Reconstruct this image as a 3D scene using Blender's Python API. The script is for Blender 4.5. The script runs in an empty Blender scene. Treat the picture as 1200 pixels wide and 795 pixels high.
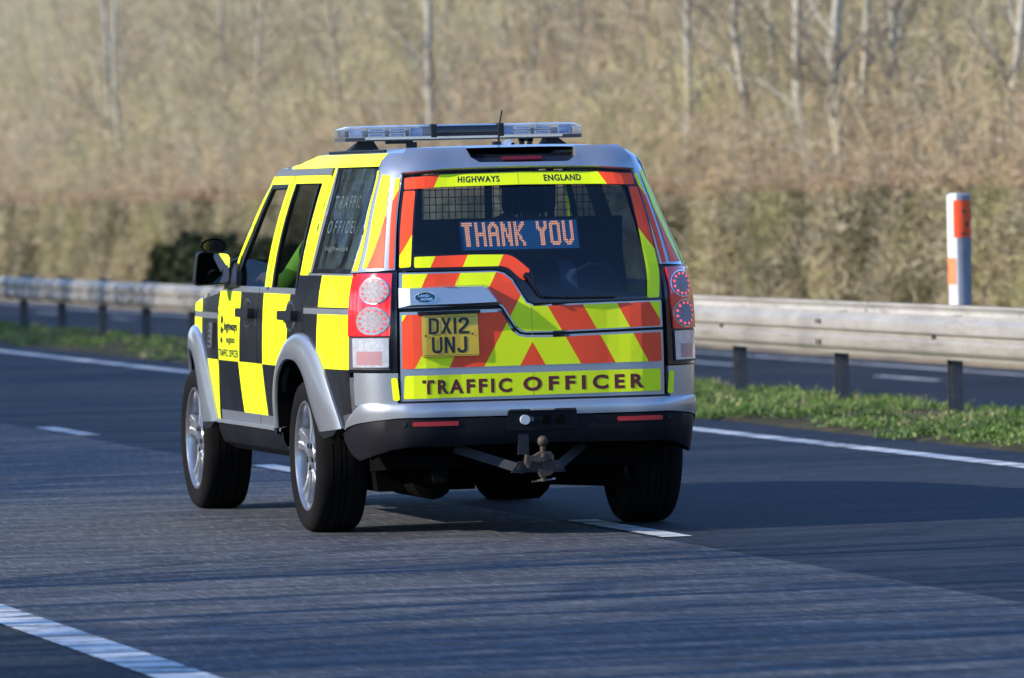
import bpy, bmesh, math, random, bisect
import numpy as np
from mathutils import Vector, Matrix
R_ = math.radians
scene = bpy.context.scene
col = scene.collection

# ------------------------------------------------------------------ camera
cam_d = bpy.data.cameras.new("camera"); cam = bpy.data.objects.new("camera", cam_d); col.objects.link(cam)
CR = Vector((0.972725, -0.230972, -0.02141)); CU = Vector((0.025854, 0.01623, 0.999534)); CF = Vector((0.230517, 0.972825, -0.021759))
M = Matrix.Identity(4)
for i in range(3):
    M[i][0] = CR[i]; M[i][1] = CU[i]; M[i][2] = -CF[i]
M[0][3], M[1][3], M[2][3] = -7.7207, -33.112, 1.6548
cam.matrix_world = M
cam_d.sensor_width = 36.0; cam_d.lens = 8134.27/1200*36.0
cam_d.clip_start = 0.5; cam_d.clip_end = 4000
cam_d.dof.use_dof = True; cam_d.dof.focus_distance = 31.8; cam_d.dof.aperture_fstop = 5.4
scene.camera = cam

# ------------------------------------------------------------------ light
SUN_EL, SUN_AZ = 25.0, -7.0            # elevation; degrees ahead of the car's left beam
world = bpy.data.worlds.new("World"); scene.world = world; world.use_nodes = True
wn = world.node_tree; wn.nodes.clear()
sky = wn.nodes.new("ShaderNodeTexSky"); sky.sky_type = 'NISHITA'; sky.sun_disc = False
sky.sun_elevation = R_(SUN_EL); sky.sun_rotation = R_(270+SUN_AZ); sky.air_density = 1.0; sky.dust_density = 0.0; sky.ozone_density = 6.0
bg = wn.nodes.new("ShaderNodeBackground"); bg.inputs[1].default_value = 0.14
wo = wn.nodes.new("ShaderNodeOutputWorld")
tint = wn.nodes.new('ShaderNodeMix'); tint.data_type = 'RGBA'; tint.blend_type = 'MULTIPLY'; tint.inputs[0].default_value = 1; tint.inputs[7].default_value = (.98, 1.0, 1.10, 1)
wn.links.new(sky.outputs[0], tint.inputs[6]); wn.links.new(tint.outputs[2], bg.inputs[0]); wn.links.new(bg.outputs[0], wo.inputs[0])
sun_d = bpy.data.lights.new("sun", 'SUN'); sun_d.energy = 3.1; sun_d.angle = R_(0.5); sun_d.color = (1.0, 0.93, 0.82)
sun = bpy.data.objects.new("sun", sun_d); col.objects.link(sun)
sv = Vector((-math.cos(R_(SUN_EL))*math.cos(R_(SUN_AZ)), math.cos(R_(SUN_EL))*math.sin(R_(SUN_AZ)), math.sin(R_(SUN_EL))))
sun.rotation_euler = (-sv).to_track_quat('-Z', 'Y').to_euler(); sun.location = sv*200
scene.view_settings.view_transform = 'Standard'; scene.view_settings.look = 'None'
scene.view_settings.exposure = 1.28; scene.view_settings.gamma = 1.0

# ------------------------------------------------------------------ helpers
def tag(o, label=None, cat=None, group=None, kind=None):
    if label: o["label"] = label
    if cat: o["category"] = cat
    if group: o["group"] = group
    if kind: o["kind"] = kind
    return o
def empty(name, loc=(0, 0, 0), rz=0.0, parent=None):
    o = bpy.data.objects.new(name, None); col.objects.link(o); o.location = loc; o.rotation_euler = (0, 0, rz)
    o.empty_display_size = .2
    if parent: o.parent = parent
    return o
def copy_tree(o, parent=None):
    c = o.copy(); col.objects.link(c); c.parent = parent
    for ch in list(o.children): copy_tree(ch, c)
    return c

class NT:
    """tiny node-material helper"""
    def __init__(s, name):
        s.m = bpy.data.materials.new(name); s.m.use_nodes = True; s.t = s.m.node_tree; s.t.nodes.clear()
        s.out = s.n("ShaderNodeOutputMaterial"); s.b = s.n("ShaderNodeBsdfPrincipled"); s.l(s.b.outputs[0], s.out.inputs[0])
    def n(s, ty, **k):
        x = s.t.nodes.new(ty)
        for a, b in k.items(): setattr(x, a, b)
        return x
    def l(s, a, b): s.t.links.new(a, b)
    def coord(s, scale=(1, 1, 1), out="Object"):
        tc = s.n("ShaderNodeTexCoord"); mp = s.n("ShaderNodeMapping"); mp.inputs[3].default_value = scale
        s.l(tc.outputs[out], mp.inputs[0]); return mp.outputs[0]
    def noise(s, scale, detail=4, rough=.55, vec=None, dist=0):
        x = s.n("ShaderNodeTexNoise"); x.inputs["Scale"].default_value = scale; x.inputs["Detail"].default_value = detail
        x.inputs["Roughness"].default_value = rough; x.inputs["Distortion"].default_value = dist
        if vec is not None: s.l(vec, x.inputs["Vector"])
        return x.outputs["Fac"]
    def ramp(s, fac, stops, interp='LINEAR'):
        r = s.n("ShaderNodeValToRGB"); r.color_ramp.interpolation = interp
        e = r.color_ramp.elements
        while len(e) < len(stops): e.new(.5)
        for q, (p_, c) in zip(e, stops): q.position = p_; q.color = (*c, 1) if len(c) == 3 else c
        s.l(fac, r.inputs[0]); return r.outputs[0]
    def mix(s, fac, a, b, mode='MIX'):
        x = s.n("ShaderNodeMix", data_type='RGBA', blend_type=mode)
        if isinstance(fac, (int, float)): x.inputs[0].default_value = fac
        else: s.l(fac, x.inputs[0])
        for v, i in ((a, 6), (b, 7)):
            if isinstance(v, tuple): x.inputs[i].default_value = (*v, 1)
            else: s.l(v, x.inputs[i])
        return x.outputs[2]
    def bump(s, h, strength=.3, dist=.01):
        b = s.n("ShaderNodeBump"); b.inputs["Strength"].default_value = strength; b.inputs["Distance"].default_value = dist
        s.l(h, b.inputs["Height"]); s.l(b.outputs[0], s.b.inputs["Normal"])
    def set(s, **k):
        nm = dict(color="Base Color", rough="Roughness", metal="Metallic", spec="Specular IOR Level", coat="Coat Weight", coatr="Coat Roughness",
                  ecol="Emission Color", estr="Emission Strength", trans="Transmission Weight", ior="IOR", alpha="Alpha", sheen="Sheen Weight")
        for a, v in k.items():
            i = s.b.inputs[nm[a]]
            if isinstance(v, tuple): i.default_value = (*v, 1)
            elif isinstance(v, (int, float)): i.default_value = v
            else: s.l(v, i)
        return s

def simple(name, c, rough=.5, metal=0, spec=.5, coat=0, var=.12, scale=6, bump=0, bscale=80, coord="Object", **k):
    a = NT(name); v = a.coord(out=coord)
    f = a.noise(scale, 5, .6, v)
    lo = tuple(x*(1-var) for x in c); hi = tuple(min(1, x*(1+var)) for x in c)
    a.set(color=a.ramp(f, [(.3, lo), (.7, hi)]), rough=rough, metal=metal, spec=spec, coat=coat, **k)
    if bump: a.bump(a.noise(bscale, 3, .6, v), bump, .004)
    return a.m
def emis(name, c, s):
    a = NT(name); a.set(color=(0.02, .02, .02), ecol=c, estr=s, rough=.4); return a.m
def glass(name, tint, refl=1.0, rough=0.0, ior=1.5, film=0.0, filmcol=(.5, .5, .48)):
    a = NT(name); a.t.nodes.remove(a.b)
    tr = a.n("ShaderNodeBsdfTransparent"); tr.inputs[0].default_value = (*tint, 1)
    gl = a.n("ShaderNodeBsdfGlossy"); gl.inputs["Roughness"].default_value = rough; gl.inputs[0].default_value = (refl, refl, refl, 1)
    fr = a.n("ShaderNodeFresnel"); ge = a.n("ShaderNodeNewGeometry"); mr = a.n("ShaderNodeMapRange"); a.l(ge.outputs["Backfacing"], mr.inputs[0]); mr.inputs[3].default_value = ior; mr.inputs[4].default_value = 1/ior; a.l(mr.outputs[0], fr.inputs[0])
    mx = a.n("ShaderNodeMixShader"); a.l(fr.outputs[0], mx.inputs[0]); a.l(tr.outputs[0], mx.inputs[1]); a.l(gl.outputs[0], mx.inputs[2])
    last = mx.outputs[0]
    if film:
        df = a.n("ShaderNodeBsdfDiffuse"); df.inputs[0].default_value = (*filmcol, 1)
        nz = a.noise(9, 5, .65, a.coord((1, 1, .25)))
        mm = a.n("ShaderNodeMapRange"); mm.inputs[1].default_value = .35; mm.inputs[2].default_value = .75; mm.inputs[3].default_value = 0; mm.inputs[4].default_value = film
        a.l(nz, mm.inputs[0]); m2 = a.n("ShaderNodeMixShader"); a.l(mm.outputs[0], m2.inputs[0]); a.l(last, m2.inputs[1]); a.l(df.outputs[0], m2.inputs[2]); last = m2.outputs[0]
    a.l(last, a.out.inputs[0]); return a.m

class MB:
    """collects polygons; build() links them as ONE mesh object"""
    def __init__(s): s.v = []; s.f = []; s.m = []; s.mats = []
    def mi(s, mat):
        if mat not in s.mats: s.mats.append(mat)
        return s.mats.index(mat)
    def face(s, pts, mat):
        k = len(s.v); s.v += [tuple(q) for q in pts]; s.f.append(tuple(range(k, k+len(pts)))); s.m.append(s.mi(mat))
    def grid(s, rows, mat, flip=False, closed=False):
        n = len(rows[0]); k = len(s.v); mi = s.mi(mat)
        for r in rows: s.v += [tuple(q) for q in r]
        for i in range(len(rows)-1):
            for j in range(n if closed else n-1):
                j2 = (j+1) % n; a, b, c, d = k+i*n+j, k+i*n+j2, k+(i+1)*n+j2, k+(i+1)*n+j
                s.f.append((a, d, c, b) if flip else (a, b, c, d)); s.m.append(mi)
    def box(s, c, d, mat, rot=None, taper=1.0):
        hx, hy, hz = d[0]/2, d[1]/2, d[2]/2
        q = [(-hx, -hy, -hz), (hx, -hy, -hz), (hx, hy, -hz), (-hx, hy, -hz), (-hx*taper, -hy*taper, hz), (hx*taper, -hy*taper, hz), (hx*taper, hy*taper, hz), (-hx*taper, hy*taper, hz)]
        P = [(rot @ Vector(x) if rot else Vector(x))+Vector(c) for x in q]
        for f in ((0, 3, 2, 1), (4, 5, 6, 7), (0, 1, 5, 4), (1, 2, 6, 5), (2, 3, 7, 6), (3, 0, 4, 7)): s.face([P[i] for i in f], mat)
    def tube(s, pts, rad, mat, n=8, caps=True):
        pts = [Vector(p) for p in pts]
        if isinstance(rad, (int, float)): rad = [rad]*len(pts)
        rows = []; ref = None
        for i, p in enumerate(pts):
            t = (pts[min(i+1, len(pts)-1)]-pts[max(i-1, 0)]).normalized()
            if ref is None: ref = t.orthogonal().normalized()
            ref = (ref-t*ref.dot(t)).normalized(); b = t.cross(ref)
            rows.append([p+(ref*math.cos(6.2832*j/n)+b*math.sin(6.2832*j/n))*rad[i] for j in range(n)])
        s.grid(rows, mat, closed=True)
        if caps: s.face(rows[0][::-1], mat); s.face(rows[-1], mat)
    def lathe(s, prof, mat, n=48, axis='X', c=(0, 0, 0), flip=False):
        rows = []
        for r, h in prof:
            row = []
            for j in range(n):
                a = 6.2831853*j/n; x, y = r*math.cos(a), r*math.sin(a)
                q = (h, x, y) if axis == 'X' else (x, y, h) if axis == 'Z' else (y, h, x)
                row.append((q[0]+c[0], q[1]+c[1], q[2]+c[2]))
            rows.append(row)
        s.grid(rows, mat, flip=flip, closed=True)
    def extrude(s, pts, vec, mat, matside=None):
        v = Vector(vec); a = [Vector(p) for p in pts]; b = [p+v for p in a]
        s.face(b, mat); s.face(a[::-1], mat); n = len(a)
        for i in range(n): s.face([a[i], a[(i+1) % n], b[(i+1) % n], b[i]], matside or mat)
    def build(s, name, parent=None, smooth=40, merge=1e-4, bevel=0, recalc=False, mat=None):
        me = bpy.data.meshes.new(name); me.from_pydata(s.v, [], s.f)
        for m in s.mats: me.materials.append(m)
        me.polygons.foreach_set("material_index", s.m)
        bm = bmesh.new(); bm.from_mesh(me)
        if merge: bmesh.ops.remove_doubles(bm, verts=bm.verts, dist=merge)
        if recalc: bmesh.ops.recalc_face_normals(bm, faces=bm.faces)
        if bevel:
            ed = [e for e in bm.edges if len(e.link_faces) == 2 and e.calc_face_angle(0) > R_(40)]
            bmesh.ops.bevel(bm, geom=ed, offset=bevel, segments=2, affect='EDGES', profile=.6)
        bm.to_mesh(me); bm.free()
        if smooth:
            me.polygons.foreach_set("use_smooth", [True]*len(me.polygons)); me.set_sharp_from_angle(angle=R_(smooth))
        o = bpy.data.objects.new(name, me); col.objects.link(o)
        if parent: o.parent = parent
        return o

def np_mesh(name, V, F, mats, midx=None, parent=None):
    """fast mesh from arrays; F is (n,3) or (n,4)"""
    me = bpy.data.meshes.new(name); nv, nf, k = len(V), len(F), F.shape[1]
    me.vertices.add(nv); me.vertices.foreach_set("co", V.astype(np.float32).ravel())
    me.loops.add(nf*k); me.loops.foreach_set("vertex_index", F.astype(np.int32).ravel())
    me.polygons.add(nf); me.polygons.foreach_set("loop_start", np.arange(nf, dtype=np.int32)*k)
    for m in mats: me.materials.append(m)
    if midx is not None: me.polygons.foreach_set("material_index", midx.astype(np.int32))
    me.update(calc_edges=True)
    o = bpy.data.objects.new(name, me); col.objects.link(o)
    if parent: o.parent = parent
    return o
def blades(base, tip, width, rng, bend=.0):
    """thin two-sided quads from base to tip points (n,3), random facing"""
    n = len(base); d = tip-base; r = rng.normal(size=(n, 3)); s = np.cross(d, r); s /= np.linalg.norm(s, axis=1)[:, None]+1e-9
    w = s*np.asarray(width).reshape(-1, 1)/2
    V = np.stack([base-w, base+w, tip+w*.45, tip-w*.45], 1).reshape(-1, 3)
    F = np.arange(4*n).reshape(-1, 4)
    return V, F
# ================================================================== SETTING
def asphalt(name, lo, hi, tone=.5, streak=.35):
    a = NT(name); v = a.coord()
    grain = a.noise(55, 3, .7, v); mid = a.noise(3.2, 6, .72, a.coord((1, .8, 1))); big = a.noise(.35, 4, .6, v)
    wheel = a.noise(1.1, 3, .5, a.coord((1, .05, 1)))
    c = a.ramp(mid, [(.32, lo), (.68, hi)])
    c = a.mix(a.ramp(grain, [(.35, (0, 0, 0)), (.65, (1, 1, 1))]), a.mix(.55, c, (lo[0]*.35, lo[1]*.35, lo[2]*.35)), c)
    c = a.mix(a.ramp(big, [(.35, (0, 0, 0)), (.7, (.45, .45, .45))]), c, tuple(x*.62 for x in lo))
    c = a.mix(a.ramp(wheel, [(.4, (0, 0, 0)), (.62, (streak, streak, streak))]), c, tuple(x*.7 for x in lo))
    trans = a.noise(2.6, 9, .80, a.coord((.24, 1.9, 1)))
    c = a.mix(a.ramp(trans, [(.42, (.7, .7, .7)), (.53, (0, 0, 0))]), c, tuple(x*.30 for x in lo))
    c = a.mix(a.ramp(trans, [(.54, (0, 0, 0)), (.66, (.5, .5, .5))]), c, tuple(min(1, x*1.6) for x in hi))
    speck = a.noise(1.0, 3, .75, a.coord((34, 4.2, 1)))
    c = a.mix(a.ramp(speck, [(.36, (.55, .55, .55)), (.5, (0, 0, 0))]), c, tuple(x*.38 for x in lo))
    c = a.mix(a.ramp(speck, [(.53, (0, 0, 0)), (.67, (.42, .42, .42))]), c, tuple(min(1, x*1.75) for x in hi))
    stones = a.noise(160, 2, .8, v)
    c = a.mix(a.ramp(stones, [(.66, (0, 0, 0)), (.74, (.55, .55, .55))]), c, (.30, .29, .27))
    a.set(color=c, rough=.85, spec=.20)
    h = a.n("ShaderNodeMath", operation='ADD'); a.l(grain, h.inputs[0]); a.l(a.noise(9, 4, .6, v), h.inputs[1])
    a.bump(h.outputs[0], .55, .006); return a.m
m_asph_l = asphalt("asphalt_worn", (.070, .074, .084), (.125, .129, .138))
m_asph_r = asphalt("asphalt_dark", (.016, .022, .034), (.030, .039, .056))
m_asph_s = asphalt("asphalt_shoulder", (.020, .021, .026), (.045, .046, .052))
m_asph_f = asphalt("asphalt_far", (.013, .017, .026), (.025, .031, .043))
def paint(name):
    a = NT(name); v = a.coord()
    wear = a.noise(9, 6, .75, a.coord((1.6, 1, 1))); crack = a.noise(2.0, 6, .78, a.coord((.45, 2.6, 1)), .9)
    c = a.ramp(wear, [(.25, (.26, .26, .25)), (.45, (.48, .48, .46)), (.7, (.60, .60, .575))])
    c = a.mix(a.ramp(crack, [(.445, (1, 1, 1)), (.475, (0, 0, 0))]), c, (.06, .06, .065))
    a.set(color=c, rough=.65, spec=.4); a.bump(wear, .3, .004); return a.m
m_paint = paint("road_paint")
def soil(name, c1, c2, c3):
    a = NT(name); v = a.coord()
    c = a.ramp(a.noise(.9, 7, .7, v), [(.3, c1), (.5, c2), (.72, c3)])
    c = a.mix(a.ramp(a.noise(30, 4, .7, v), [(.4, (0, 0, 0)), (.6, (.6, .6, .6))]), c, tuple(x*.55 for x in c1))
    a.set(color=c, rough=.95, spec=.1); a.bump(a.noise(25, 4, .7, v), .8, .03); return a.m
m_ground = soil("leaf_litter", (.24, .175, .105), (.36, .28, .175), (.44, .36, .23))
m_vsoil = soil("verge_soil", (.05, .045, .028), (.085, .075, .04), (.12, .10, .06))

def strip_mesh(name, x0, x1, y0, y1, z, mat, step=None, kind='structure'):
    mb = MB(); mb.face([(x0, y0, z), (x1, y0, z), (x1, y1, z), (x0, y1, z)], mat)
    o = mb.build(name, smooth=0); tag(o, kind=kind); return o
# the ground: one sheet, cross-section x -> z, swept along the road
prof = [(-1500, 30), (-300, 24), (-90, 8), (-40, 2.5), (-14, .45), (-9.5, .06), (-7.6, -.03), (-7.3, -.06), (4.80, -.06), (4.84, -.05), (5.0, .0), (5.6, .035), (6.7, .03), (7.3, -.12), (8.2, -.55), (15.6, -.56), (16.2, -.5), (17.3, -.22), (18.8, .05), (20.5, .35), (26, 1.9), (40, 5.8), (58, 11.5), (90, 19), (150, 27), (400, 34), (1500, 40)]
ys = [-900, -300, -120, -60, -30, 0, 30, 60, 90, 120, 160, 200, 260, 340, 500, 900, 2500]
mb = MB(); mb.grid([[(x, y, z) for x, z in prof] for y in ys], m_ground)
nx = len(prof)-1
for i, f in enumerate(mb.f):
    xm = (prof[i % nx][0]+prof[i % nx+1][0])/2
    if 4.8 < xm < 8.2 or -40 < xm < -7: mb.m[i] = mb.mi(m_vsoil)
g = mb.build("ground", smooth=60); tag(g, kind='structure')
strip_mesh("hard_shoulder", -7.25, -3.40, -120, 900, 0.0, m_asph_s)
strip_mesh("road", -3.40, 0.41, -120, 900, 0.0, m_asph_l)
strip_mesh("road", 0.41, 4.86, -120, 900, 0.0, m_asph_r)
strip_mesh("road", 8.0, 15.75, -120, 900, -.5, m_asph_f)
# painted lines
strip_mesh("road_marking", -3.46, -3.25, -120, 700, .004, m_paint)
strip_mesh("road_marking", 4.17, 4.35, -120, 700, .004, m_paint)
strip_mesh("road_marking", 15.0, 15.16, -120, 700, -.496, m_paint)
strip_mesh("road_marking", 8.35, 8.5, -120, 700, -.496, m_paint)
for k in range(-4, 40):
    strip_mesh("road_marking", .445, .595, -1.62+k*8.03, .27+k*8.03, .004, m_paint)
    strip_mesh("road_marking", 13.7, 13.85, 37.9+(k-6)*8.03, 40.2+(k-6)*8.03, -.496, m_paint)
    strip_mesh("road_marking", 11.1, 11.25, 36.2+(k-6)*8.03, 38.2+(k-6)*8.03, -.496, m_paint)

# ------------------------------------------------------------------ verge weeds (stuff)
rng = np.random.default_rng(7)
def leafmat(name, c, tl=.35):
    a = NT(name); v = a.coord()
    cc = a.ramp(a.noise(14, 3, .6, v), [(.3, tuple(x*.6 for x in c)), (.7, tuple(x*1.35 for x in c))])
    a.set(color=cc, rough=.6, spec=.25)
    t = a.n("ShaderNodeBsdfTranslucent"); a.l(cc, t.inputs[0]); mx = a.n("ShaderNodeMixShader"); mx.inputs[0].default_value = tl
    a.l(a.b.outputs[0], mx.inputs[1]); a.l(t.outputs[0], mx.inputs[2]); a.l(mx.outputs[0], a.out.inputs[0]); return a.m
m_leaf = [leafmat("weed_green", (.125, .20, .042)), leafmat("weed_light", (.235, .30, .09)), leafmat("weed_dark", (.07, .125, .035)), leafmat("weed_straw", (.38, .32, .16))]
def weeds():
    Vs, Fs, Ms = [], [], []; off = 0
    for (y0, y1, dens, lf) in ((3, 26, 85, 46), (26, 60, 30, 26), (60, 130, 12, 14)):
        n = int((y1-y0)*1.9*dens/2)
        cx = rng.uniform(4.80, 6.75, n); cy = rng.uniform(y0, y1, n)
        clump = (np.sin(cx*5.1+1.3*np.sin(cy*2.3))+np.sin(cy*3.7+cx*2.0)+1.1*np.sin(cy*.9)) > -.35
        edge = (cx > 4.92+.10*np.sin(cy*1.7)+.07*np.sin(cy*5.1))
        k = clump & edge; cx, cy = cx[k], cy[k]; n = len(cx)
        hgt = rng.uniform(.012, .055, n)*np.interp(cx, [4.8, 5.3, 5.9, 6.2, 6.8], [.6, 1.5, 1.2, .45, .35]); rad = rng.uniform(.06, .14, n)
        L = lf; bx = np.repeat(cx, L)+rng.normal(0, .5, n*L)*np.repeat(rad, L); by = np.repeat(cy, L)+rng.normal(0, .5, n*L)*np.repeat(rad, L)
        bz = .0+np.clip(np.repeat(cx, L)-4.86, 0, .6)*.045+rng.uniform(.1, 1, n*L)*np.repeat(hgt, L)
        base = np.stack([bx, by, bz], 1); d = rng.normal(size=(n*L, 3)); d[:, 2] = np.abs(d[:, 2])*.7+.1; d /= np.linalg.norm(d, axis=1)[:, None]
        blade = rng.random(n*L) < .28; ln = np.where(blade, rng.uniform(.04, .09, n*L), rng.uniform(.015, .05, n*L)); d[:, 2] += blade*.9; d /= np.linalg.norm(d, axis=1)[:, None]; tip = base+d*ln[:, None]
        s = np.cross(d, rng.normal(size=(n*L, 3))); s /= np.linalg.norm(s, axis=1)[:, None]; w = (ln*np.where(blade, .045, .32))[:, None]*s
        mid = base+(tip-base)*.5
        V = np.stack([base, mid+w, tip, mid-w], 1).reshape(-1, 3); Fq = np.arange(len(V)).reshape(-1, 4)+off
        hue = np.repeat(rng.choice(4, n, p=[.44, .30, .18, .08]), L); hue = np.where(rng.random(n*L) < .25, rng.choice(4, n*L, p=[.4, .35, .2, .05]), hue)
        Vs.append(V); Fs.append(Fq); Ms.append(hue); off += len(V)
    o = np_mesh("grass", np.concatenate(Vs), np.concatenate(Fs), m_leaf, np.concatenate(Ms)); tag(o, "leafy green weeds and grass growing along the central reservation", "grass", kind='stuff')
weeds()

# ------------------------------------------------------------------ crash barrier
def galv(name, c, rough=.5):
    a = NT(name); v = a.coord((1, .6, 1))
    cc = a.ramp(a.noise(2.5, 6, .7, v), [(.3, tuple(x*.70 for x in c)), (.62, c)])
    cc = a.mix(a.ramp(a.noise(7, 5, .75, a.coord((2, .25, 3))), [(.52, (0, 0, 0)), (.72, (.7, .7, .7))]), cc, (.15, .125, .095))
    a.set(color=cc, rough=rough, metal=.0, spec=.35); a.bump(a.noise(40, 3, .6, v), .15, .003); return a.m
m_galv = galv("galvanised_steel", (.31, .285, .245)); m_galv2 = galv("pale_galvanised_steel", (.52, .50, .465)); m_post = galv("weathered_post_steel", (.06, .065, .075), .6)
m_bolt = simple("bolt_steel", (.05, .05, .05), .5, .4)
def wbeam(name, x, z0, z1, ya, yb, sgn, mat, parent):
    H = z1-z0; q = [(0, .0), (.010, .0), (.016, .07), (.050, .16), (.056, .20), (.056, .40), (.050, .43), (.026, .47), (.026, .53), (.050, .57), (.056, .60), (.056, .80), (.050, .84), (.016, .93), (.010, 1), (0, 1)]
    mb = MB(); rows = []
    for y in np.linspace(ya, yb, 4): rows.append([(x+sgn*d, y, z0+H*t) for d, t in q])
    mb.grid(rows, mat); rows2 = [[(a+(-sgn)*.006, b, c) for a, b, c in r] for r in rows]; mb.grid(rows2, mat, flip=True)
    for r, r2 in ((rows[0], rows2[0]), (rows[-1], rows2[-1])): mb.grid([r, r2], mat)
    for k in (.2, yb-ya-.2):                                   # splice bolts in the valley of the beam
        for t in (.25, .75): mb.box((x+sgn*.058, ya+k, z0+H*t), (.02, .035, .035), m_bolt)
    mb.box((x+sgn*.03, (ya+yb)/2, z0+H*.5), (.02, .06, .03), m_bolt)
    return mb.build(name, parent, smooth=28, merge=0)
gr = empty("crash_barrier", (6.3, 8, 0)); tag(gr, "grey corrugated steel crash barrier on dark posts along the grassy central reservation", "crash barrier")
PS = 2.85; y = 13.2-PS*7
def loc(o, root): o.matrix_parent_inverse = Matrix.Translation(-root.location)
k = 0
while y < 150:
    if y > -9:
        mb = MB()
        mb.box((6.42, y-.04, .33), (.085, .008, .74), m_post); mb.box((6.42, y+.04, .33), (.085, .008, .74), m_post); mb.box((6.42, y, .33), (.012, .074, .74), m_post)
        mb.box((6.33, y, .55), (.05, .07, .2), m_post); mb.box((6.52, y, .60), (.09, .07, .16), m_post)
        loc(mb.build("post", gr, smooth=0), gr)
    if k % 2 == 0 and y > -12:
        j = .008*((k//2) % 2)
        loc(wbeam("beam", 6.31-j, .40 if y < 26 else .39, .705 if y < 26 else .672, y-.15, y+2*PS+.15, -1, m_galv, gr), gr)
        loc(wbeam("beam", 6.58+j, .46 if y < 26 else .37, .765 if y < 26 else .645, y-.15, y+2*PS+.15, 1, m_galv2, gr), gr)
    y += PS; k += 1

# ------------------------------------------------------------------ marker post behind the barrier
m_white = simple("white_plastic", (.60, .595, .575), .5, var=.25, scale=5); m_postshade = simple("post_shade_grey", (.20, .215, .24), .5, var=.15)
m_refl = simple("orange_red_reflector", (.80, .075, .012), .35, var=.15, scale=25); m_orange = simple("orange_band", (.82, .20, .07), .5, var=.08)
mp = empty("marker_post", (6.80, 14.28, 0)); mp.rotation_euler = (0, 0, R_(8)); tag(mp, "tall white marker post, shaded side painted grey, with a red reflector and orange band behind the barrier", "marker post")
def ngon(r, n, z, a0=0): return [(r*math.cos(a0+6.2832*i/n), r*math.sin(a0+6.2832*i/n), z) for i in range(n)]
mb = MB(); rows = []
for z, r in ((.50, .078), (.8, .082), (1.10, .082), (1.13, .086), (1.50, .086), (1.535, .084), (1.55, .06)): rows.append(ngon(r, 20, z))
mb.grid(rows, m_white, closed=True); mb.face(rows[-1], m_white)
for i, f in enumerate(mb.f[:-1]):                               # shaded side of the white post painted in as grey faces
    a = (i % 20+.5)/20*360
    if 231 < a < 348:
        mb.m[i] = mb.mi(m_postshade)
mb.face(rows[0][::-1], m_white); mb.box((-.11, 0, .64), (.10, .05, .12), m_post); mb.box((-.11, 0, .56), (.10, .05, .03), m_post)
mb.build("post_body", mp, smooth=40)
mb = MB(); mb.grid([[(.0875*math.cos(R_(a)), .0875*math.sin(R_(a)), z) for a in range(218, 323, 7)] for z in (1.235, 1.50)], m_refl); mb.build("reflector", mp)
mb = MB(); mb.grid([[(.084*math.cos(R_(a)), .084*math.sin(R_(a)), z) for a in range(130, 232, 8)] for z in (.90, 1.09)], m_orange); mb.build("orange_band", mp)
for q, d in (((-.005, -.089, 1.42), (.02, .004, .022)), ((.018, -.0875, 1.33), (.018, .004, .03)), ((-.005, -.089, 1.26), (.045, .003, .012))):
    mb = MB(); mb.box(q, d, m_bolt); mb.build("fixing_mark", mp)

# ------------------------------------------------------------------ hedge, thicket, woodland
def barkmat(name, c, v2=.5, tl=0):
    a = NT(name); f = a.noise(3, 6, .7, a.coord((6, 6, 1.2)))
    a.set(color=a.ramp(f, [(.3, tuple(x*v2 for x in c)), (.65, c)]), rough=.9, spec=.15)
    if tl:
        t = a.n('ShaderNodeBsdfTranslucent'); t.inputs[0].default_value = (*c, 1); mx = a.n('ShaderNodeMixShader'); mx.inputs[0].default_value = tl
        a.l(a.b.outputs[0], mx.inputs[1]); a.l(t.outputs[0], mx.inputs[2]); a.l(mx.outputs[0], a.out.inputs[0])
    return a.m
HX0, HX1, HTOP = 17.75, 19.0, 1.72
def frustum_y(x, margin=6):                                     # the stretch of road-length that can be seen at distance x
    dx = x+7.72; return -33.1+dx/math.tan(R_(17.7+1.2))-margin, -33.1+dx/math.tan(R_(8.95-.6))+margin
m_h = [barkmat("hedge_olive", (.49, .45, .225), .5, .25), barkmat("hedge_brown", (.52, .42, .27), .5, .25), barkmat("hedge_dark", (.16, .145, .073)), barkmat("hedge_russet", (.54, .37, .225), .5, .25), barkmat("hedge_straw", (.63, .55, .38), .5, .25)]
m_core = barkmat("hedge_core", (.05, .042, .026))
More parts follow.
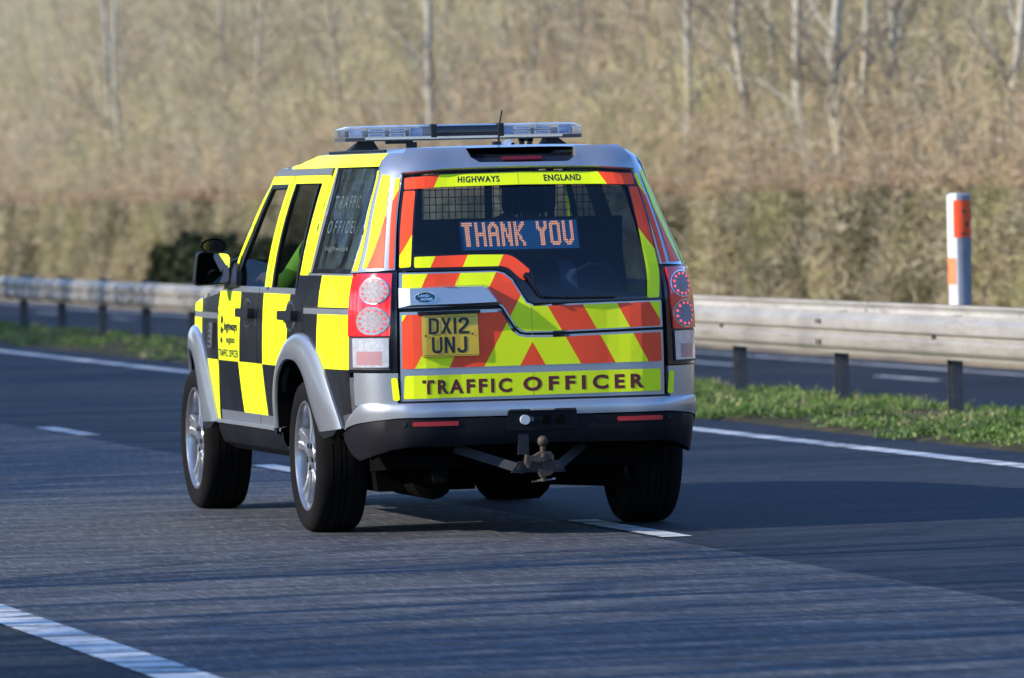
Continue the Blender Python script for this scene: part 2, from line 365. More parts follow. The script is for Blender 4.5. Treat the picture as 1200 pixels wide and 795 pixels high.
def hedge():
    y0, y1 = 10, 200
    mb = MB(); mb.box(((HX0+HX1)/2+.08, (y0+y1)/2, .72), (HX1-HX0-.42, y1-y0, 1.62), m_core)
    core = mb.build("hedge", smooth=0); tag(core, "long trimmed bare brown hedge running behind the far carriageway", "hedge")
    n = 290000; r = np.random.default_rng(3)
    yy = 10+(y1-10)*r.random(n)**1.25; face = r.random(n)
    xx = np.where(face < .72, HX0+np.abs(r.normal(0, .13, n)), r.uniform(HX0, HX1, n))
    zz = np.where(face < .72, r.uniform(-.15, HTOP, n), HTOP-np.abs(r.normal(0, .12, n)))
    top = HTOP+.025*np.sin(yy*1.3)+.02*np.sin(yy*3.1+1)
    zz = np.minimum(zz, top)
    xx = xx+.07*np.sin(yy*2.1)+.05*np.sin(zz*6+yy)
    base = np.stack([xx, yy, zz], 1); d = r.normal(size=(n, 3))*np.array([.7, 1.0, 1.0]); d[:, 2] += .25; d[:, 0] -= .3; d /= np.linalg.norm(d, axis=1)[:, None]
    ln = r.uniform(.06, .26, n); tip = base+d*ln[:, None]; tip[:, 2] = np.minimum(tip[:, 2], top+.04+.10*(r.random(n) > .93)*r.random(n))
    V, Fq = blades(base, tip, r.uniform(.008, .026, n), r)
    pat = np.sin(yy*.55)+np.sin(yy*1.9+zz*2)+np.sin(zz*4+yy*.8)*.7+r.normal(0, 1.0, n)
    hue = np.where(pat > 1.0, 0, np.where(pat > -.3, 1, np.where(pat > -1.1, 4, 2)))
    hue = np.where(np.sin(yy*3.3+.8*np.sin(yy*.7))+np.sin(yy*7.1)*.7+r.normal(0, .4, n) > 1.25, 2, hue); hue = np.where((zz > HTOP-.16) & (r.random(n) < .7), 3, hue)  # darker upright bands coloured in for the shaded gaps; russet top
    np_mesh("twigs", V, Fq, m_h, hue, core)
hedge()
def dark_patch():  # long low patch of dark green blades at the hedge foot
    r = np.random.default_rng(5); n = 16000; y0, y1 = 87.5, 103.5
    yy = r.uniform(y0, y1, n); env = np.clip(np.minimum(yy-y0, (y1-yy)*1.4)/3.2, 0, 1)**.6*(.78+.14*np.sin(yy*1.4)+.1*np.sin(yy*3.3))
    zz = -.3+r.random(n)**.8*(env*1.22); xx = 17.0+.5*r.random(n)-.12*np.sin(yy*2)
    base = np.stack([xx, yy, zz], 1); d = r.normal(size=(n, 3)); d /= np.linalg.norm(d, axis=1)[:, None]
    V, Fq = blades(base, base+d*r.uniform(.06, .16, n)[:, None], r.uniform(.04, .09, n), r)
    o = np_mesh("dark_patch", V, Fq, [simple("patch_dark", (.020, .028, .014), .8, spec=.1), simple("patch_mid", (.050, .060, .026), .8, spec=.1)], (r.random(n) < .25).astype(int))
    tag(o, "low dark green patch along the foot of the long hedge", "dark_patch")
dark_patch()
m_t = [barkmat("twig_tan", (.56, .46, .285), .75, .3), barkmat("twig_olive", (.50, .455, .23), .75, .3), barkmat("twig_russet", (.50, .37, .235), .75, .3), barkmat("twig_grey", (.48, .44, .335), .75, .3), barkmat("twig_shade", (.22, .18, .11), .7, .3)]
def zground(x):
    return np.interp(x, [p_[0] for p_ in prof], [p_[1] for p_ in prof])
def thicket():
    r = np.random.default_rng(11); n = 42000
    xx = 19.6+42*r.random(n)**1.25
    lo = -33.1+(xx+7.72)/np.tan(R_(18.9))-4; hi = -33.1+(xx+7.72)/np.tan(R_(8.3))+6
    ang = np.where(r.random(n) < .68, R_(8.0)+r.random(n)*R_(10.9), R_(5.5)+r.random(n)*R_(23.5)); yy = -33.1+(xx+7.72)/np.tan(ang)
    zz = zground(xx); near = np.clip((xx-19.6)/6, 0, 1)
    H = r.uniform(1.0, 2.6, n)*(1-near)+r.uniform(2.5, 6.5, n)*near
    base = np.stack([xx, yy, zz-.1], 1); lean = r.normal(0, .24, (n, 2))
    tip = base+np.stack([lean[:, 0]*H, lean[:, 1]*H, H], 1)
    pat = np.sin(yy*.11+xx*.3)+np.sin(yy*.23+2)+r.normal(0, .8, n)
    hue = np.where(pat > .9, 1, np.where(pat > -.5, 0, np.where(pat > -1.3, 3, 2))); hue = np.where(r.random(n) < .07+.22*(np.sin(yy*.17+xx*.5)+np.sin(yy*.41) > .9), 4, hue)  # darker clumps of twigs coloured in for shaded gaps
    hue = np.where((xx < 21.0) & (r.random(n) < .6), 2, hue)
    Vs, Fs, Ms = [], [], []; off = 0
    V, Fq = blades(base, tip, r.uniform(.012, .035, n), r); Vs.append(V); Fs.append(Fq); Ms.append(hue); off = len(V)
    K = 17
    t = r.random((n, K)); t = t**.8; b2 = base[:, None]+(tip-base)[:, None]*t[..., None]
    d = r.normal(size=(n, K, 3))*np.array([1, 1, .9]); d[..., 2] += .25; d /= np.linalg.norm(d, axis=2)[..., None]
    ln = r.uniform(.3, 1.1, (n, K))*(1.15-.5*t)
    t2 = b2+d*ln[..., None]
    V, Fq = blades(b2.reshape(-1, 3), t2.reshape(-1, 3), r.uniform(.010, .026, n*K), r); Vs.append(V); Fs.append(Fq+off)
    h2 = np.repeat(hue, K); h2 = np.where(r.random(n*K) < .2, r.integers(0, 4, n*K), h2); Ms.append(h2)
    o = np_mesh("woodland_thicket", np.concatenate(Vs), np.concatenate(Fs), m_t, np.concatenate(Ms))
    tag(o, "mass of bare tan and olive winter undergrowth filling the wooded bank behind the hedge", "woodland", kind='stuff')
thicket()

def tree_mesh(seed, H, r0, spread, twigs, lean=0.0, first=.25, levels=3):
    """returns (trunk MB, crown MB): tapered trunk, limbs that fork into twigs"""
    rr = random.Random(seed); tr = MB(); cr = MB()
    return rr, tr, cr
def make_tree(seed, H, r0, barkm, twigm, nl=26, first=.25, lean=(0, 0), up=.55, reach=.34, sub=5):
    rr = random.Random(seed); tr = MB(); cr = MB()
    pts = []; x = y = 0.0
    for i in range(9):
        t = i/8; pts.append(Vector((lean[0]*t*H+x, lean[1]*t*H+y, t*H-.2*(i == 0)))); x += rr.gauss(0, .02)*H*.5; y += rr.gauss(0, .02)*H*.5
    rad = [r0*(1.25 if i == 0 else 1)*(1-.93*i/8)+.006 for i in range(9)]
    tr.tube(pts, rad, barkm, 8, caps=False)
    def at(t):
        f = t*8; i = min(int(f), 7); return pts[i].lerp(pts[i+1], f-i), r0*(1-.93*t)
    def branch(p, d, L, r, lev):
        n = 4; q = [p]; dd = d.copy()
        for i in range(n):
            dd = (dd+Vector((rr.gauss(0, .16), rr.gauss(0, .16), rr.gauss(.05, .12)))).normalized(); q.append(q[-1]+dd*L/n)
        cr.tube(q, [r*(1-.8*i/n) for i in range(n+1)], barkm if lev == 0 else twigm, 5 if lev == 0 else 3, caps=False)
        if lev < 2:
            for k in range(sub if lev == 0 else 4):
                t = rr.uniform(.25, 1); i = min(int(t*n), n-1); s = q[i].lerp(q[i+1], t*n-i)
                nd = (dd+Vector((rr.gauss(0, .65), rr.gauss(0, .65), rr.gauss(.1, .45)))).normalized(); branch(s, nd, L*rr.uniform(.35, .6), r*.45, lev+1)
    for k in range(nl):
        t = first+(1-first)*(k+rr.random())/nl; p, r = at(min(t, .97)); a = rr.uniform(0, 6.283)
        d = Vector((math.cos(a), math.sin(a), up+rr.gauss(0, .25))).normalized()
        branch(p, d, H*reach*(1.05-t)*rr.uniform(.7, 1.2)+.4, max(.45*r, .012), 0)
    return tr, cr
m_birch = barkmat("birch_bark", (.47, .43, .345), .38); m_greybark = barkmat("grey_bark", (.36, .31, .235), .6); m_twig = barkmat("crown_twigs", (.30, .235, .16), .7)
def tree_proto(name, seed, H, r0, bark, **k):
    tr, cr = make_tree(seed, H, r0, bark, m_twig, **k); root = empty(name, (0, 0, 0)); tr.build("trunk", root, smooth=60); cr.build("crown", root, smooth=0, merge=0); return root
birch = [tree_proto("birch_tree", 21, 9.5, .085, m_birch, first=.18, reach=.13, up=1.1, nl=34), tree_proto("birch_tree", 22, 10.5, .10, m_birch, first=.18, reach=.13, up=1.1, nl=34), tree_proto("birch_tree", 23, 9, .075, m_birch, first=.15, reach=.13, up=1.1, nl=34, lean=(.05, -.03))]
ash = [tree_proto("bare_tree", 31, 9, .09, m_greybark, nl=30, first=.2, reach=.2, up=.9), tree_proto("bare_tree", 32, 8, .07, m_greybark, nl=26, first=.12, reach=.2, up=.9)]
used = set()
def plant(proto, x, yv, s, rz, label, cat, group):
    o = copy_tree(proto) if proto in used else proto; used.add(proto)
    o.location = (x, yv, float(zground(x))-.05); o.rotation_euler = (0, 0, rz); o.scale = (s, s, s); tag(o, label, cat, group); return o
def y_of(px, x):                                                # where a sight line at picture column px meets distance x
    return -33.11+(x+7.72)/math.tan(R_(13.33)+math.atan((px-600)/8134.0))
GW = "bare trees in the wood behind the hedge"
spec = [(786, 20.8, 2, 1.0, "slender pale birch in the wood rising just right of the car roof"), (882, 21.4, 0, 1.0, "thin grey white birch standing left of the group of three pale trunks"),
        (958, 21.0, 1, 1.0, "leftmost pale birch of the three trunks left of the marker post"), (981, 20.2, 0, 1.15, "brightest birch in the middle of the three trunks left of the marker post"),
        (1002, 20.9, 2, 1.0, "rightmost and leaning birch of the three trunks left of the marker post"), (1082, 21.8, 1, .9, "faint pale birch rising above and just left of the marker post"),
        (1192, 20.9, 0, 1.05, "pale birch trunk at the right end of the wood"), (498, 21.0, 1, .95, "pale birch trunk rising behind the roof light bar"),
        (146, 21.8, 0, .95, "faint pale birch left of the door mirror above the hedge"), (928, 22.2, 2, .9, "short thin birch behind the group of three pale trunks")]
for i, (px, x, k, s, lb) in enumerate(spec): plant(birch[k], x, y_of(px, x), s, i*1.9, lb, "tree", GW)
rr = random.Random(8)
for i in range(76):
    x = 22+rr.random()**1.2*32; px = rr.uniform(-30, 1230) if i < 56 else rr.uniform(1230, 2400)
    plant(ash[i % 2] if i % 5 else birch[i % 3], x, y_of(px, x), rr.uniform(.75, 1.15), rr.uniform(0, 6.28), "bare leafless tree standing deep in the tan wood behind the hedge", "tree", GW)
# trees on the left verge: outside the picture, but their shadows stripe the road
GL = "bare roadside trees on the left verge"
oak = [tree_proto("roadside_tree", 41, 13, .17, m_greybark, nl=34, first=.22, reach=.30), tree_proto("roadside_tree", 42, 12, .13, m_greybark, nl=30, first=.3, reach=.26), tree_proto("roadside_tree", 43, 11, .10, m_greybark, nl=26, first=.35, reach=.24)]
rr = random.Random(77); yv = -26.0
while yv < 125:
    x = rr.uniform(-25, -12.5)
    gap = -5.0 < yv < 2.8
    ko = rr.randrange(3); so_ = rr.uniform(.8, 1.2)*(1.0 if yv < 2.8 else 1.2)
    if 2 < yv < 24: so_ = min(so_, (.466*(5.6-x)+.1)/(13, 12, 11)[ko]*rr.uniform(.86, 1))
    if gap: x = rr.uniform(-15, -11.5); so_ = .466*(-1.75-x)/(13, 12, 11)[ko]*rr.uniform(.6, 1)
    plant(oak[ko], x, yv, so_, rr.uniform(0, 6.28), "bare roadside tree on the left verge whose shadow stripes the road", "tree", GL)
    yv += rr.uniform(.28, 1.0) if yv < -5 else rr.uniform(.3, .9) if yv < 2.8 else rr.uniform(.18, .55) if yv < 22 else rr.uniform(.35, 1.1) if yv < 40 else rr.uniform(.18, .5)
# ================================================================== THE PATROL CAR
# ---- body surface: plan curves at several heights; u runs round the car from the middle of the tailgate (0)
#      round the rear corner and forward along the flank (there u = y + 1.75); u > 0 left, u < 0 right
UR = [0, .35, .65, .72, .78, .84, 1.13, 1.35, 1.65, 2.05, 2.75, 3.55, 4.0, 4.35, 4.8, 5.1, 5.35, 5.6, 5.95, 6.25]
_fy = [-.1, .3, 1.0, 1.8, 2.25, 2.6, 3.05, 3.32, 3.5, 3.62, 3.73, 3.75]
_ry = [-1.075, -1.07, -1.045, -1.005, -.945, -.86, -.62, -.4]
_n = [.78, .66, .33, 0]
LV = {
 .28: ([0, .35, .645, .732, .791, .83, .875, .9, .882, .88, .88, .88, .88, .87, .86, .825]+_n, _ry+_fy),
 .50: ([0, .35, .645, .732, .791, .83, .875, .9, .912, .915, .91, .91, .91, .9, .88, .845]+_n, _ry+_fy),
 .66: ([0, .35, .645, .732, .791, .83, .875, .9, .922, .925, .92, .918, .915, .905, .88, .845]+_n, _ry+_fy),
 .85: ([0, .35, .645, .732, .791, .83, .875, .9, .922, .927, .924, .92, .917, .905, .88, .845]+_n, _ry+_fy),
 1.0: ([0, .35, .643, .727, .786, .827, .872, .897, .919, .923, .92, .916, .91, .9, .875, .84]+_n, [-1.072, -1.067, -1.042, -1.002, -.943, -.86, -.62, -.4]+_fy),
 1.13: ([0, .35, .64, .722, .779, .82, .864, .888, .91, .915, .912, .908, .9, .89, .865, .83]+_n, [-1.065, -1.06, -1.034, -.996, -.937, -.856, -.62, -.4]+_fy),
 1.23: ([0, .35, .635, .712, .768, .807, .85, .875, .894, .9, .9, .895, .885, .875, .85, .815]+_n, [-1.045, -1.04, -1.015, -.98, -.925, -.85, -.62, -.4]+_fy),
 1.35: ([0, .35, .615, .687, .731, .77, .81, .837, .864, .875, .877, .87, .86, .85, .82, .785]+_n, [-1.0, -.995, -.972, -.94, -.89, -.82, -.6, -.4]+_fy),
 1.56: ([0, .33, .575, .637, .676, .71, .745, .77, .805, .818, .82, .81, .795, .78, .76, .725]+_n, [-.905, -.9, -.88, -.85, -.8, -.72, -.53, -.37]+_fy),
 1.72: ([0, .31, .535, .587, .626, .655, .695, .715, .754, .762, .762, .748, .73, .71, .69, .655]+_n, [-.83, -.825, -.81, -.78, -.735, -.67, -.49, -.35]+_fy),
 1.80: ([0, .3, .51, .562, .596, .625, .66, .685, .72, .728, .728, .713, .695, .68, .66, .625]+_n, [-.79, -.785, -.77, -.74, -.7, -.64, -.47, -.33]+_fy),
 1.835: ([0, .29, .48, .527, .556, .58, .62, .64, .675, .683, .683, .668, .65, .63, .61, .575]+_n, [-.74, -.735, -.72, -.69, -.65, -.59, -.43, -.3, -.08]+_fy[1:]),
}
for _k in LV: LV[_k][0][14] -= .02; LV[_k][0][15] -= .055; LV[_k][0][16] = .70; LV[_k][0][17] = .58
for _k, _d in ((.50, .022), (.28, .05)):
    for _i in range(3, 8): LV[_k][0][_i] -= _d
ZL = sorted(LV)
def _cr(xs, ys, x):
    n = len(xs); i = min(max(bisect.bisect_right(xs, x)-1, 0), n-2)
    def m(j):
        if j == 0: return (ys[1]-ys[0])/(xs[1]-xs[0])
        if j == n-1: return (ys[-1]-ys[-2])/(xs[-1]-xs[-2])
        h0 = xs[j]-xs[j-1]; h1 = xs[j+1]-xs[j]
        return ((ys[j]-ys[j-1])/h0*h1+(ys[j+1]-ys[j])/h1*h0)/(h0+h1)
    h = xs[i+1]-xs[i]; t = (x-xs[i])/h
    if t < 0: return ys[i]+m(i)*(x-xs[i])
    if t > 1: return ys[i+1]+m(i+1)*(x-xs[i+1])
    return ys[i]*(2*t**3-3*t*t+1)+m(i)*h*(t**3-2*t*t+t)+ys[i+1]*(3*t*t-2*t**3)+m(i+1)*h*(t**3-t*t)
_colc = {}
def _colm(a):
    a = round(a, 5)
    if a not in _colc: _colc[a] = ([_cr(UR, LV[z][0], a) for z in ZL], [_cr(UR, LV[z][1], a) for z in ZL])
    return _colc[a]
def S0(u, z):
    X, Y = _colm(abs(u)); x = _cr(ZL, X, z); return Vector((-x if u > 0 else x, _cr(ZL, Y, z), z))
_nc = {}
def SN(u, z):
    k = (round(u, 4), round(z, 4))
    if k not in _nc:
        e = .004; p0 = S0(u, z); n = (S0(u+e, z)-S0(u-e, z)).cross(S0(u, z+e)-S0(u, z-e)).normalized()
        if n.dot(p0-Vector((0, 1.2, 1.0))) < 0: n = -n
        _nc[k] = (p0, n)
    return _nc[k]
def S(u, z, off=0.0):
    p0, n = SN(u, z); return p0+n*off

def clip(poly, a, b, c):                                        # keep a*u+b*z <= c
    out = []; n = len(poly)
    for i in range(n):
        p_, q = poly[i], poly[(i+1) % n]; dp, dq = a*p_[0]+b*p_[1]-c, a*q[0]+b*q[1]-c
        if dp <= 1e-9: out.append(p_)
        if (dp < -1e-9 and dq > 1e-9) or (dp > 1e-9 and dq < -1e-9):
            t = dp/(dp-dq); out.append((p_[0]+(q[0]-p_[0])*t, p_[1]+(q[1]-p_[1])*t))
    o2 = []
    for q in out:
        if not o2 or abs(q[0]-o2[-1][0])+abs(q[1]-o2[-1][1]) > 1e-6: o2.append(q)
    if len(o2) > 1 and abs(o2[0][0]-o2[-1][0])+abs(o2[0][1]-o2[-1][1]) < 1e-6: o2.pop()
    return o2
def area(p_): return abs(sum(p_[i][0]*p_[(i+1) % len(p_)][1]-p_[(i+1) % len(p_)][0]*p_[i][1] for i in range(len(p_))))/2
def split_all(polys, cuts):
    for a, b, c in cuts:
        nxt = []
        for q in polys:
            for r in (clip(q, a, b, c), clip(q, -a, -b, -c)):
                if len(r) > 2 and area(r) > 1e-8: nxt.append(r)
        polys = nxt
    return polys
def line(p_, q): a, b = q[1]-p_[1], p_[0]-q[0]; return (a, b, a*p_[0]+b*p_[1])
def panel(mb, poly, mat, off=0.0, cuts=(), depth=.022, side=1, su=.09, sz=.09, wall=None, offf=None):
    """polygon in (u, z) laid on the body surface; mat may be a function of (u, z); edges fold inward by depth"""
    us = [q[0] for q in poly]; zs = [q[1] for q in poly]
    cc = list(cuts)
    k = math.floor(min(us)/su)+1
    while k*su < max(us): cc.append((1, 0, k*su+.00037)); k += 1
    k = math.floor(min(zs)/sz)+1
    while k*sz < max(zs): cc.append((0, 1, k*sz+.00037)); k += 1
    F = (lambda u, z: S(u*side, z, offf(u, z) if offf else off))
    for q in split_all([list(poly)], cc):
        cu = sum(a for a, b in q)/len(q); cz = sum(b for a, b in q)/len(q)
        pts = [F(u, z) for u, z in q]; n = SN(cu*side, cz)[1]
        nn = Vector((0, 0, 0))
        for i in range(len(pts)): nn += pts[i].cross(pts[(i+1) % len(pts)])
        if nn.dot(n) < 0: pts.reverse()
        mb.face(pts, mat(cu, cz) if callable(mat) else mat)
    if depth:
        w = wall or (mat if not callable(mat) else M_DARK); m = len(poly)
        for i in range(m):
            p_, q = poly[i], poly[(i+1) % m]; L = math.hypot(p_[0]-q[0], p_[1]-q[1])
            if L < 1e-6: continue
            ns = max(1, int(L/.09)); sg = [(p_[0]+(q[0]-p_[0])*t/ns, p_[1]+(q[1]-p_[1])*t/ns) for t in range(ns+1)]
            for s0, s1 in zip(sg, sg[1:]):
                o0 = offf(*s0) if offf else off; o1 = offf(*s1) if offf else off
                mb.face([S(s0[0]*side, s0[1], o0), S(s1[0]*side, s1[1], o1), S(s1[0]*side, s1[1], o1-depth), S(s0[0]*side, s0[1], o0-depth)], w)
def rounded(poly, r=.012, n=4):
    out = []; m = len(poly)
    for i in range(m):
        p0, p1, p2 = Vector(poly[i-1]), Vector(poly[i]), Vector(poly[(i+1) % m]); a = (p0-p1); b = (p2-p1); rr_ = min(r, a.length*.45, b.length*.45)
        a = p1+a.normalized()*rr_; b = p1+b.normalized()*rr_
        for k in range(n+1):
            t = k/n; q = a*(1-t)**2+p1*2*t*(1-t)+b*t*t; out.append((q.x, q.y))
    return out
def densify(path, n):
    L = [0]
    for a, b in zip(path, path[1:]): L.append(L[-1]+math.hypot(a[0]-b[0], a[1]-b[1]))
    out = []
    for i in range(n):
        t = L[-1]*i/(n-1); k = min(bisect.bisect_right(L, t)-1, len(path)-2); f = (t-L[k])/max(1e-9, L[k+1]-L[k])
        out.append((path[k][0]+(path[k+1][0]-path[k][0])*f, path[k][1]+(path[k+1][1]-path[k][1])*f))
    return out
def smoothpath(path, n):
    xs = [0]
    for a, b in zip(path, path[1:]): xs.append(xs[-1]+math.hypot(a[0]-b[0], a[1]-b[1]))
    return [(_cr(xs, [q[0] for q in path], xs[-1]*i/(n-1)), _cr(xs, [q[1] for q in path], xs[-1]*i/(n-1))) for i in range(n)]
def ell(cu, cz, ru, rz, n=28, a0=0.0): return [(cu+ru*math.cos(a0+6.28319*i/n), cz+rz*math.sin(a0+6.28319*i/n)) for i in range(n)]

# ---- materials
def carpaint(name, c, metal=0.0, rough=.38, coat=.6, dust=.25, dustc=(.22, .20, .17), spec=.5):
    a = NT(name); v = a.coord()
    f = a.noise(2.2, 6, .7, v)
    geo = a.n("ShaderNodeSeparateXYZ"); a.l(v, geo.inputs[0])
    low = a.n("ShaderNodeMapRange"); a.l(geo.outputs[2], low.inputs[0]); low.inputs[1].default_value = 1.15; low.inputs[2].default_value = .40; low.inputs[3].default_value = .12; low.inputs[4].default_value = 1
    ff = a.n("ShaderNodeMath", operation='MULTIPLY'); a.l(low.outputs[0], ff.inputs[0]); a.l(a.ramp(f, [(.38, (0, 0, 0)), (.75, (dust, dust, dust))]), ff.inputs[1])
    a.set(color=a.mix(ff.outputs[0], c, dustc), metal=metal, coat=coat, coatr=.06, spec=spec)
    r = a.n("ShaderNodeMapRange"); a.l(ff.outputs[0], r.inputs[0]); r.inputs[3].default_value = rough; r.inputs[4].default_value = min(1, rough+.5); a.l(r.outputs[0], a.b.inputs["Roughness"])
    return a.m
M_SIL = carpaint("silver_paint", (.37, .385, .41), .72, .32, .45, .3)
M_YEL = carpaint("fluorescent_yellow", (.80, .90, .004), 0, .45, .12, .14, spec=.25)
M_RED = carpaint("fluorescent_red", (.98, .075, .018), 0, .45, .12, .14, spec=.25)
M_BLK = carpaint("black_vinyl", (.005, .005, .007), 0, .34, .06, .10, spec=.22)
M_DARK = simple("dark_gap", (.010, .010, .011), .7, var=.2)
M_PLAS = simple("black_plastic", (.009, .009, .011), .5, spec=.3, var=.25, scale=3)
M_GPLA = simple("grey_plastic_trim", (.055, .056, .06), .6, var=.2, scale=4)
M_BUMP = carpaint("bumper_plastic", (.006, .0065, .009), 0, .55, 0, .05, (.15, .125, .10)); M_BUMP.node_tree.nodes['Principled BSDF'].inputs['Specular IOR Level'].default_value = .10
M_FRIT = simple("black_glass_edge", (.008, .009, .013), .08, var=.1)
M_GLR = glass("rear_tinted_glass", (.36, .46, .55), .8, .0, 1.55)
M_GLS = glass("side_tinted_glass", (.32, .37, .36), .24, .0, 1.5)
M_GLQ = glass("dirty_side_glass", (.28, .36, .37), .75, .02, 1.5, .14, (.30, .42, .42))
M_GLW = glass("windscreen_glass", (.85, .9, .88), 1.0)
M_CLR = glass("clear_lens", (.85, .89, .94), 1.0, .03, 1.5, .30, (.62, .68, .78))  # pale film mixed in so the light bar lenses look lit
M_LRED = simple("red_lens", (.78, .020, .022), .12, coat=1, var=.08)
M_LRED2 = simple("dark_red_lens", (.36, .20, .21), .15, coat=1, var=.1)
M_LCLR = simple("ribbed_clear_lens", (.50, .50, .52), .2, .35, coat=.6, var=.15, scale=30, bump=.4, bscale=60)
M_CHR = simple("chrome", (.72, .73, .75), .16, 1.0, var=.05)
M_LGRY = simple("lamp_mesh", (.25, .22, .235), .6, .0, var=.35, scale=90)
M_LED = emis("red_led", (1.0, .10, .14), .50)
M_TYRE = simple("tyre_rubber", (.007, .0068, .0068), .95, spec=.12, var=.3, scale=8, bump=.15)
M_ALLOY = simple("alloy", (.40, .405, .42), .30, .85, coat=.3, var=.2, scale=5)
M_WELL = simple("wheel_well", (.0035, .0035, .0035), .98, spec=.03)
M_RUST = simple("rusty_steel", (.058, .042, .032), .7, .3, var=.4, scale=18)
M_STEEL = simple("painted_steel", (.013, .0145, .018), .55, .3, var=.3, scale=12)
M_TXT = simple("maroon_lettering", (.115, .008, .012), .5, var=.05)
M_TXK = simple("black_lettering", (.012, .012, .014), .5, var=.05)
M_PLATE = simple("yellow_number_plate", (.62, .40, .020), .35, coat=.3, var=.07)
M_SEAT = simple("seat_cloth", (.022, .023, .026), .9, var=.3)
M_IN = simple("interior_plastic", (.028, .03, .034), .8, var=.2)
M_LEDB = simple("sign_board", (.07, .24, .40), .5, var=.1)  # blue sky reflection put into the colour of the board
M_AMB = emis("amber_led", (1.0, .36, .16), 1.05)
M_MIRR = simple("mirror_glass", (.85, .87, .88), .01, 1.0, var=.0)
M_BADGE = simple("green_badge", (.006, .022, .016), .3, coat=.6)
M_LTXT = simple("pale_lettering", (.07, .105, .105), .6)
M_BRK = simple("brake_disc", (.10, .10, .10), .5, .6)
M_BLUE = simple("blue_lamp_module", (.16, .23, .38), .3, .2, coat=.5, var=.4, scale=70)

car = empty("patrol_car", (-.02, 0, 0)); tag(car, "silver traffic patrol car with yellow and black checks, orange chevrons and a lit message sign", "patrol car")

# ---- colours of the flank: two rows of checks
C1, C2, C3, C4 = line((3.243, 1.14), (3.271, .80)), line((2.646, 1.157), (2.653, .80)), line((1.975, 1.169), (2.072, .80)), line((1.389, 1.25), (1.411, .957))
C5, C6, C7 = line((3.292, .80), (3.195, .55)), line((2.664, .80), (2.578, .55)), line((4.378, 1.11), (4.37, .96))
def sidepos(L, u, z):                                           # is the point ahead of (greater u than) the line
    a, b, c = L; u0 = (c-b*z)/a; return u > u0
HZ = [(0, 1, .802), (0, 1, .547), (0, 1, 1.157), (0, 1, 1.187), (0, 1, 1.252)]
def flank(u, z):
    if z > 1.252: return M_YEL
    if z > 1.187: return M_YEL if u > 2.42 else M_BLK
    if z > 1.157 and u > 1.80: return M_SIL if u > 1.87 else M_BLK
    if z > .802:
        if sidepos(C1, u, z): return M_YEL
        if sidepos(C2, u, z): return M_BLK
        if sidepos(C3, u, z): return M_YEL
        return M_BLK
    if z > .547:
        if u > 3.84: return M_YEL
        if sidepos(C5, u, z): return M_BLK
        if sidepos(C6, u, z): return M_YEL
        return M_BLK
    return M_SIL
def quarter(u, z):
    if z > 1.252: return M_SIL
    if 1.094 < z < 1.101: return M_DARK
    if 1.067 < z <= 1.094: return M_SIL
    if z < .806: return M_BLK
    return M_BLK if sidepos(C4, u, z) else M_YEL
def fender(u, z):
    if z > 1.142-.07*max(0, u-3.9): return M_SIL
    if 1.012 < z < 1.043: return M_SIL
    if z < .80: return M_YEL
    return M_YEL if sidepos(C7, u, z) else M_BLK
def arc(cu, cz, ru, rz, a0, a1, n=14): return [(cu+ru*math.cos(R_(a0+(a1-a0)*i/n)), cz+rz*math.sin(R_(a0+(a1-a0)*i/n))) for i in range(n+1)]
def glasspane(name, poly, side, mat, parent, off=-.006):
    mb = MB(); panel(mb, poly, mat, off, depth=0, side=side); return mb.build(name, parent, smooth=60)

def text_polys(s, bold=.0, space=1.0):
    cu = bpy.data.curves.new("lettering", 'FONT'); cu.body = s; cu.size = 1; cu.offset = bold; cu.resolution_u = 4; cu.space_character = space
    o = bpy.data.objects.new("lettering", cu); col.objects.link(o); bpy.context.view_layer.update()
    me = bpy.data.meshes.new_from_object(o.evaluated_get(bpy.context.evaluated_depsgraph_get()))
    V = [(v.co.x, v.co.y) for v in me.vertices]; F = [tuple(f.vertices) for f in me.polygons]
    bpy.data.objects.remove(o); bpy.data.curves.remove(cu); bpy.data.meshes.remove(me); return V, F
def text_on(mb, s, f, x0, x1, y0, y1, mat, bold=.0, space=1.0):
    """text squeezed into the box x0..x1 (reading direction), y0..y1; f maps (x, y) to 3-D"""
    V, F = text_polys(s, bold, space); xs = [v[0] for v in V]; yz = [v[1] for v in V]; a, b, c, d = min(xs), max(xs), min(yz), max(yz)
    P = [f(x0+(v[0]-a)/(b-a)*(x1-x0), y0+(v[1]-c)/(d-c)*(y1-y0)) for v in V]
    for q in F: mb.face([P[i] for i in q], mat)

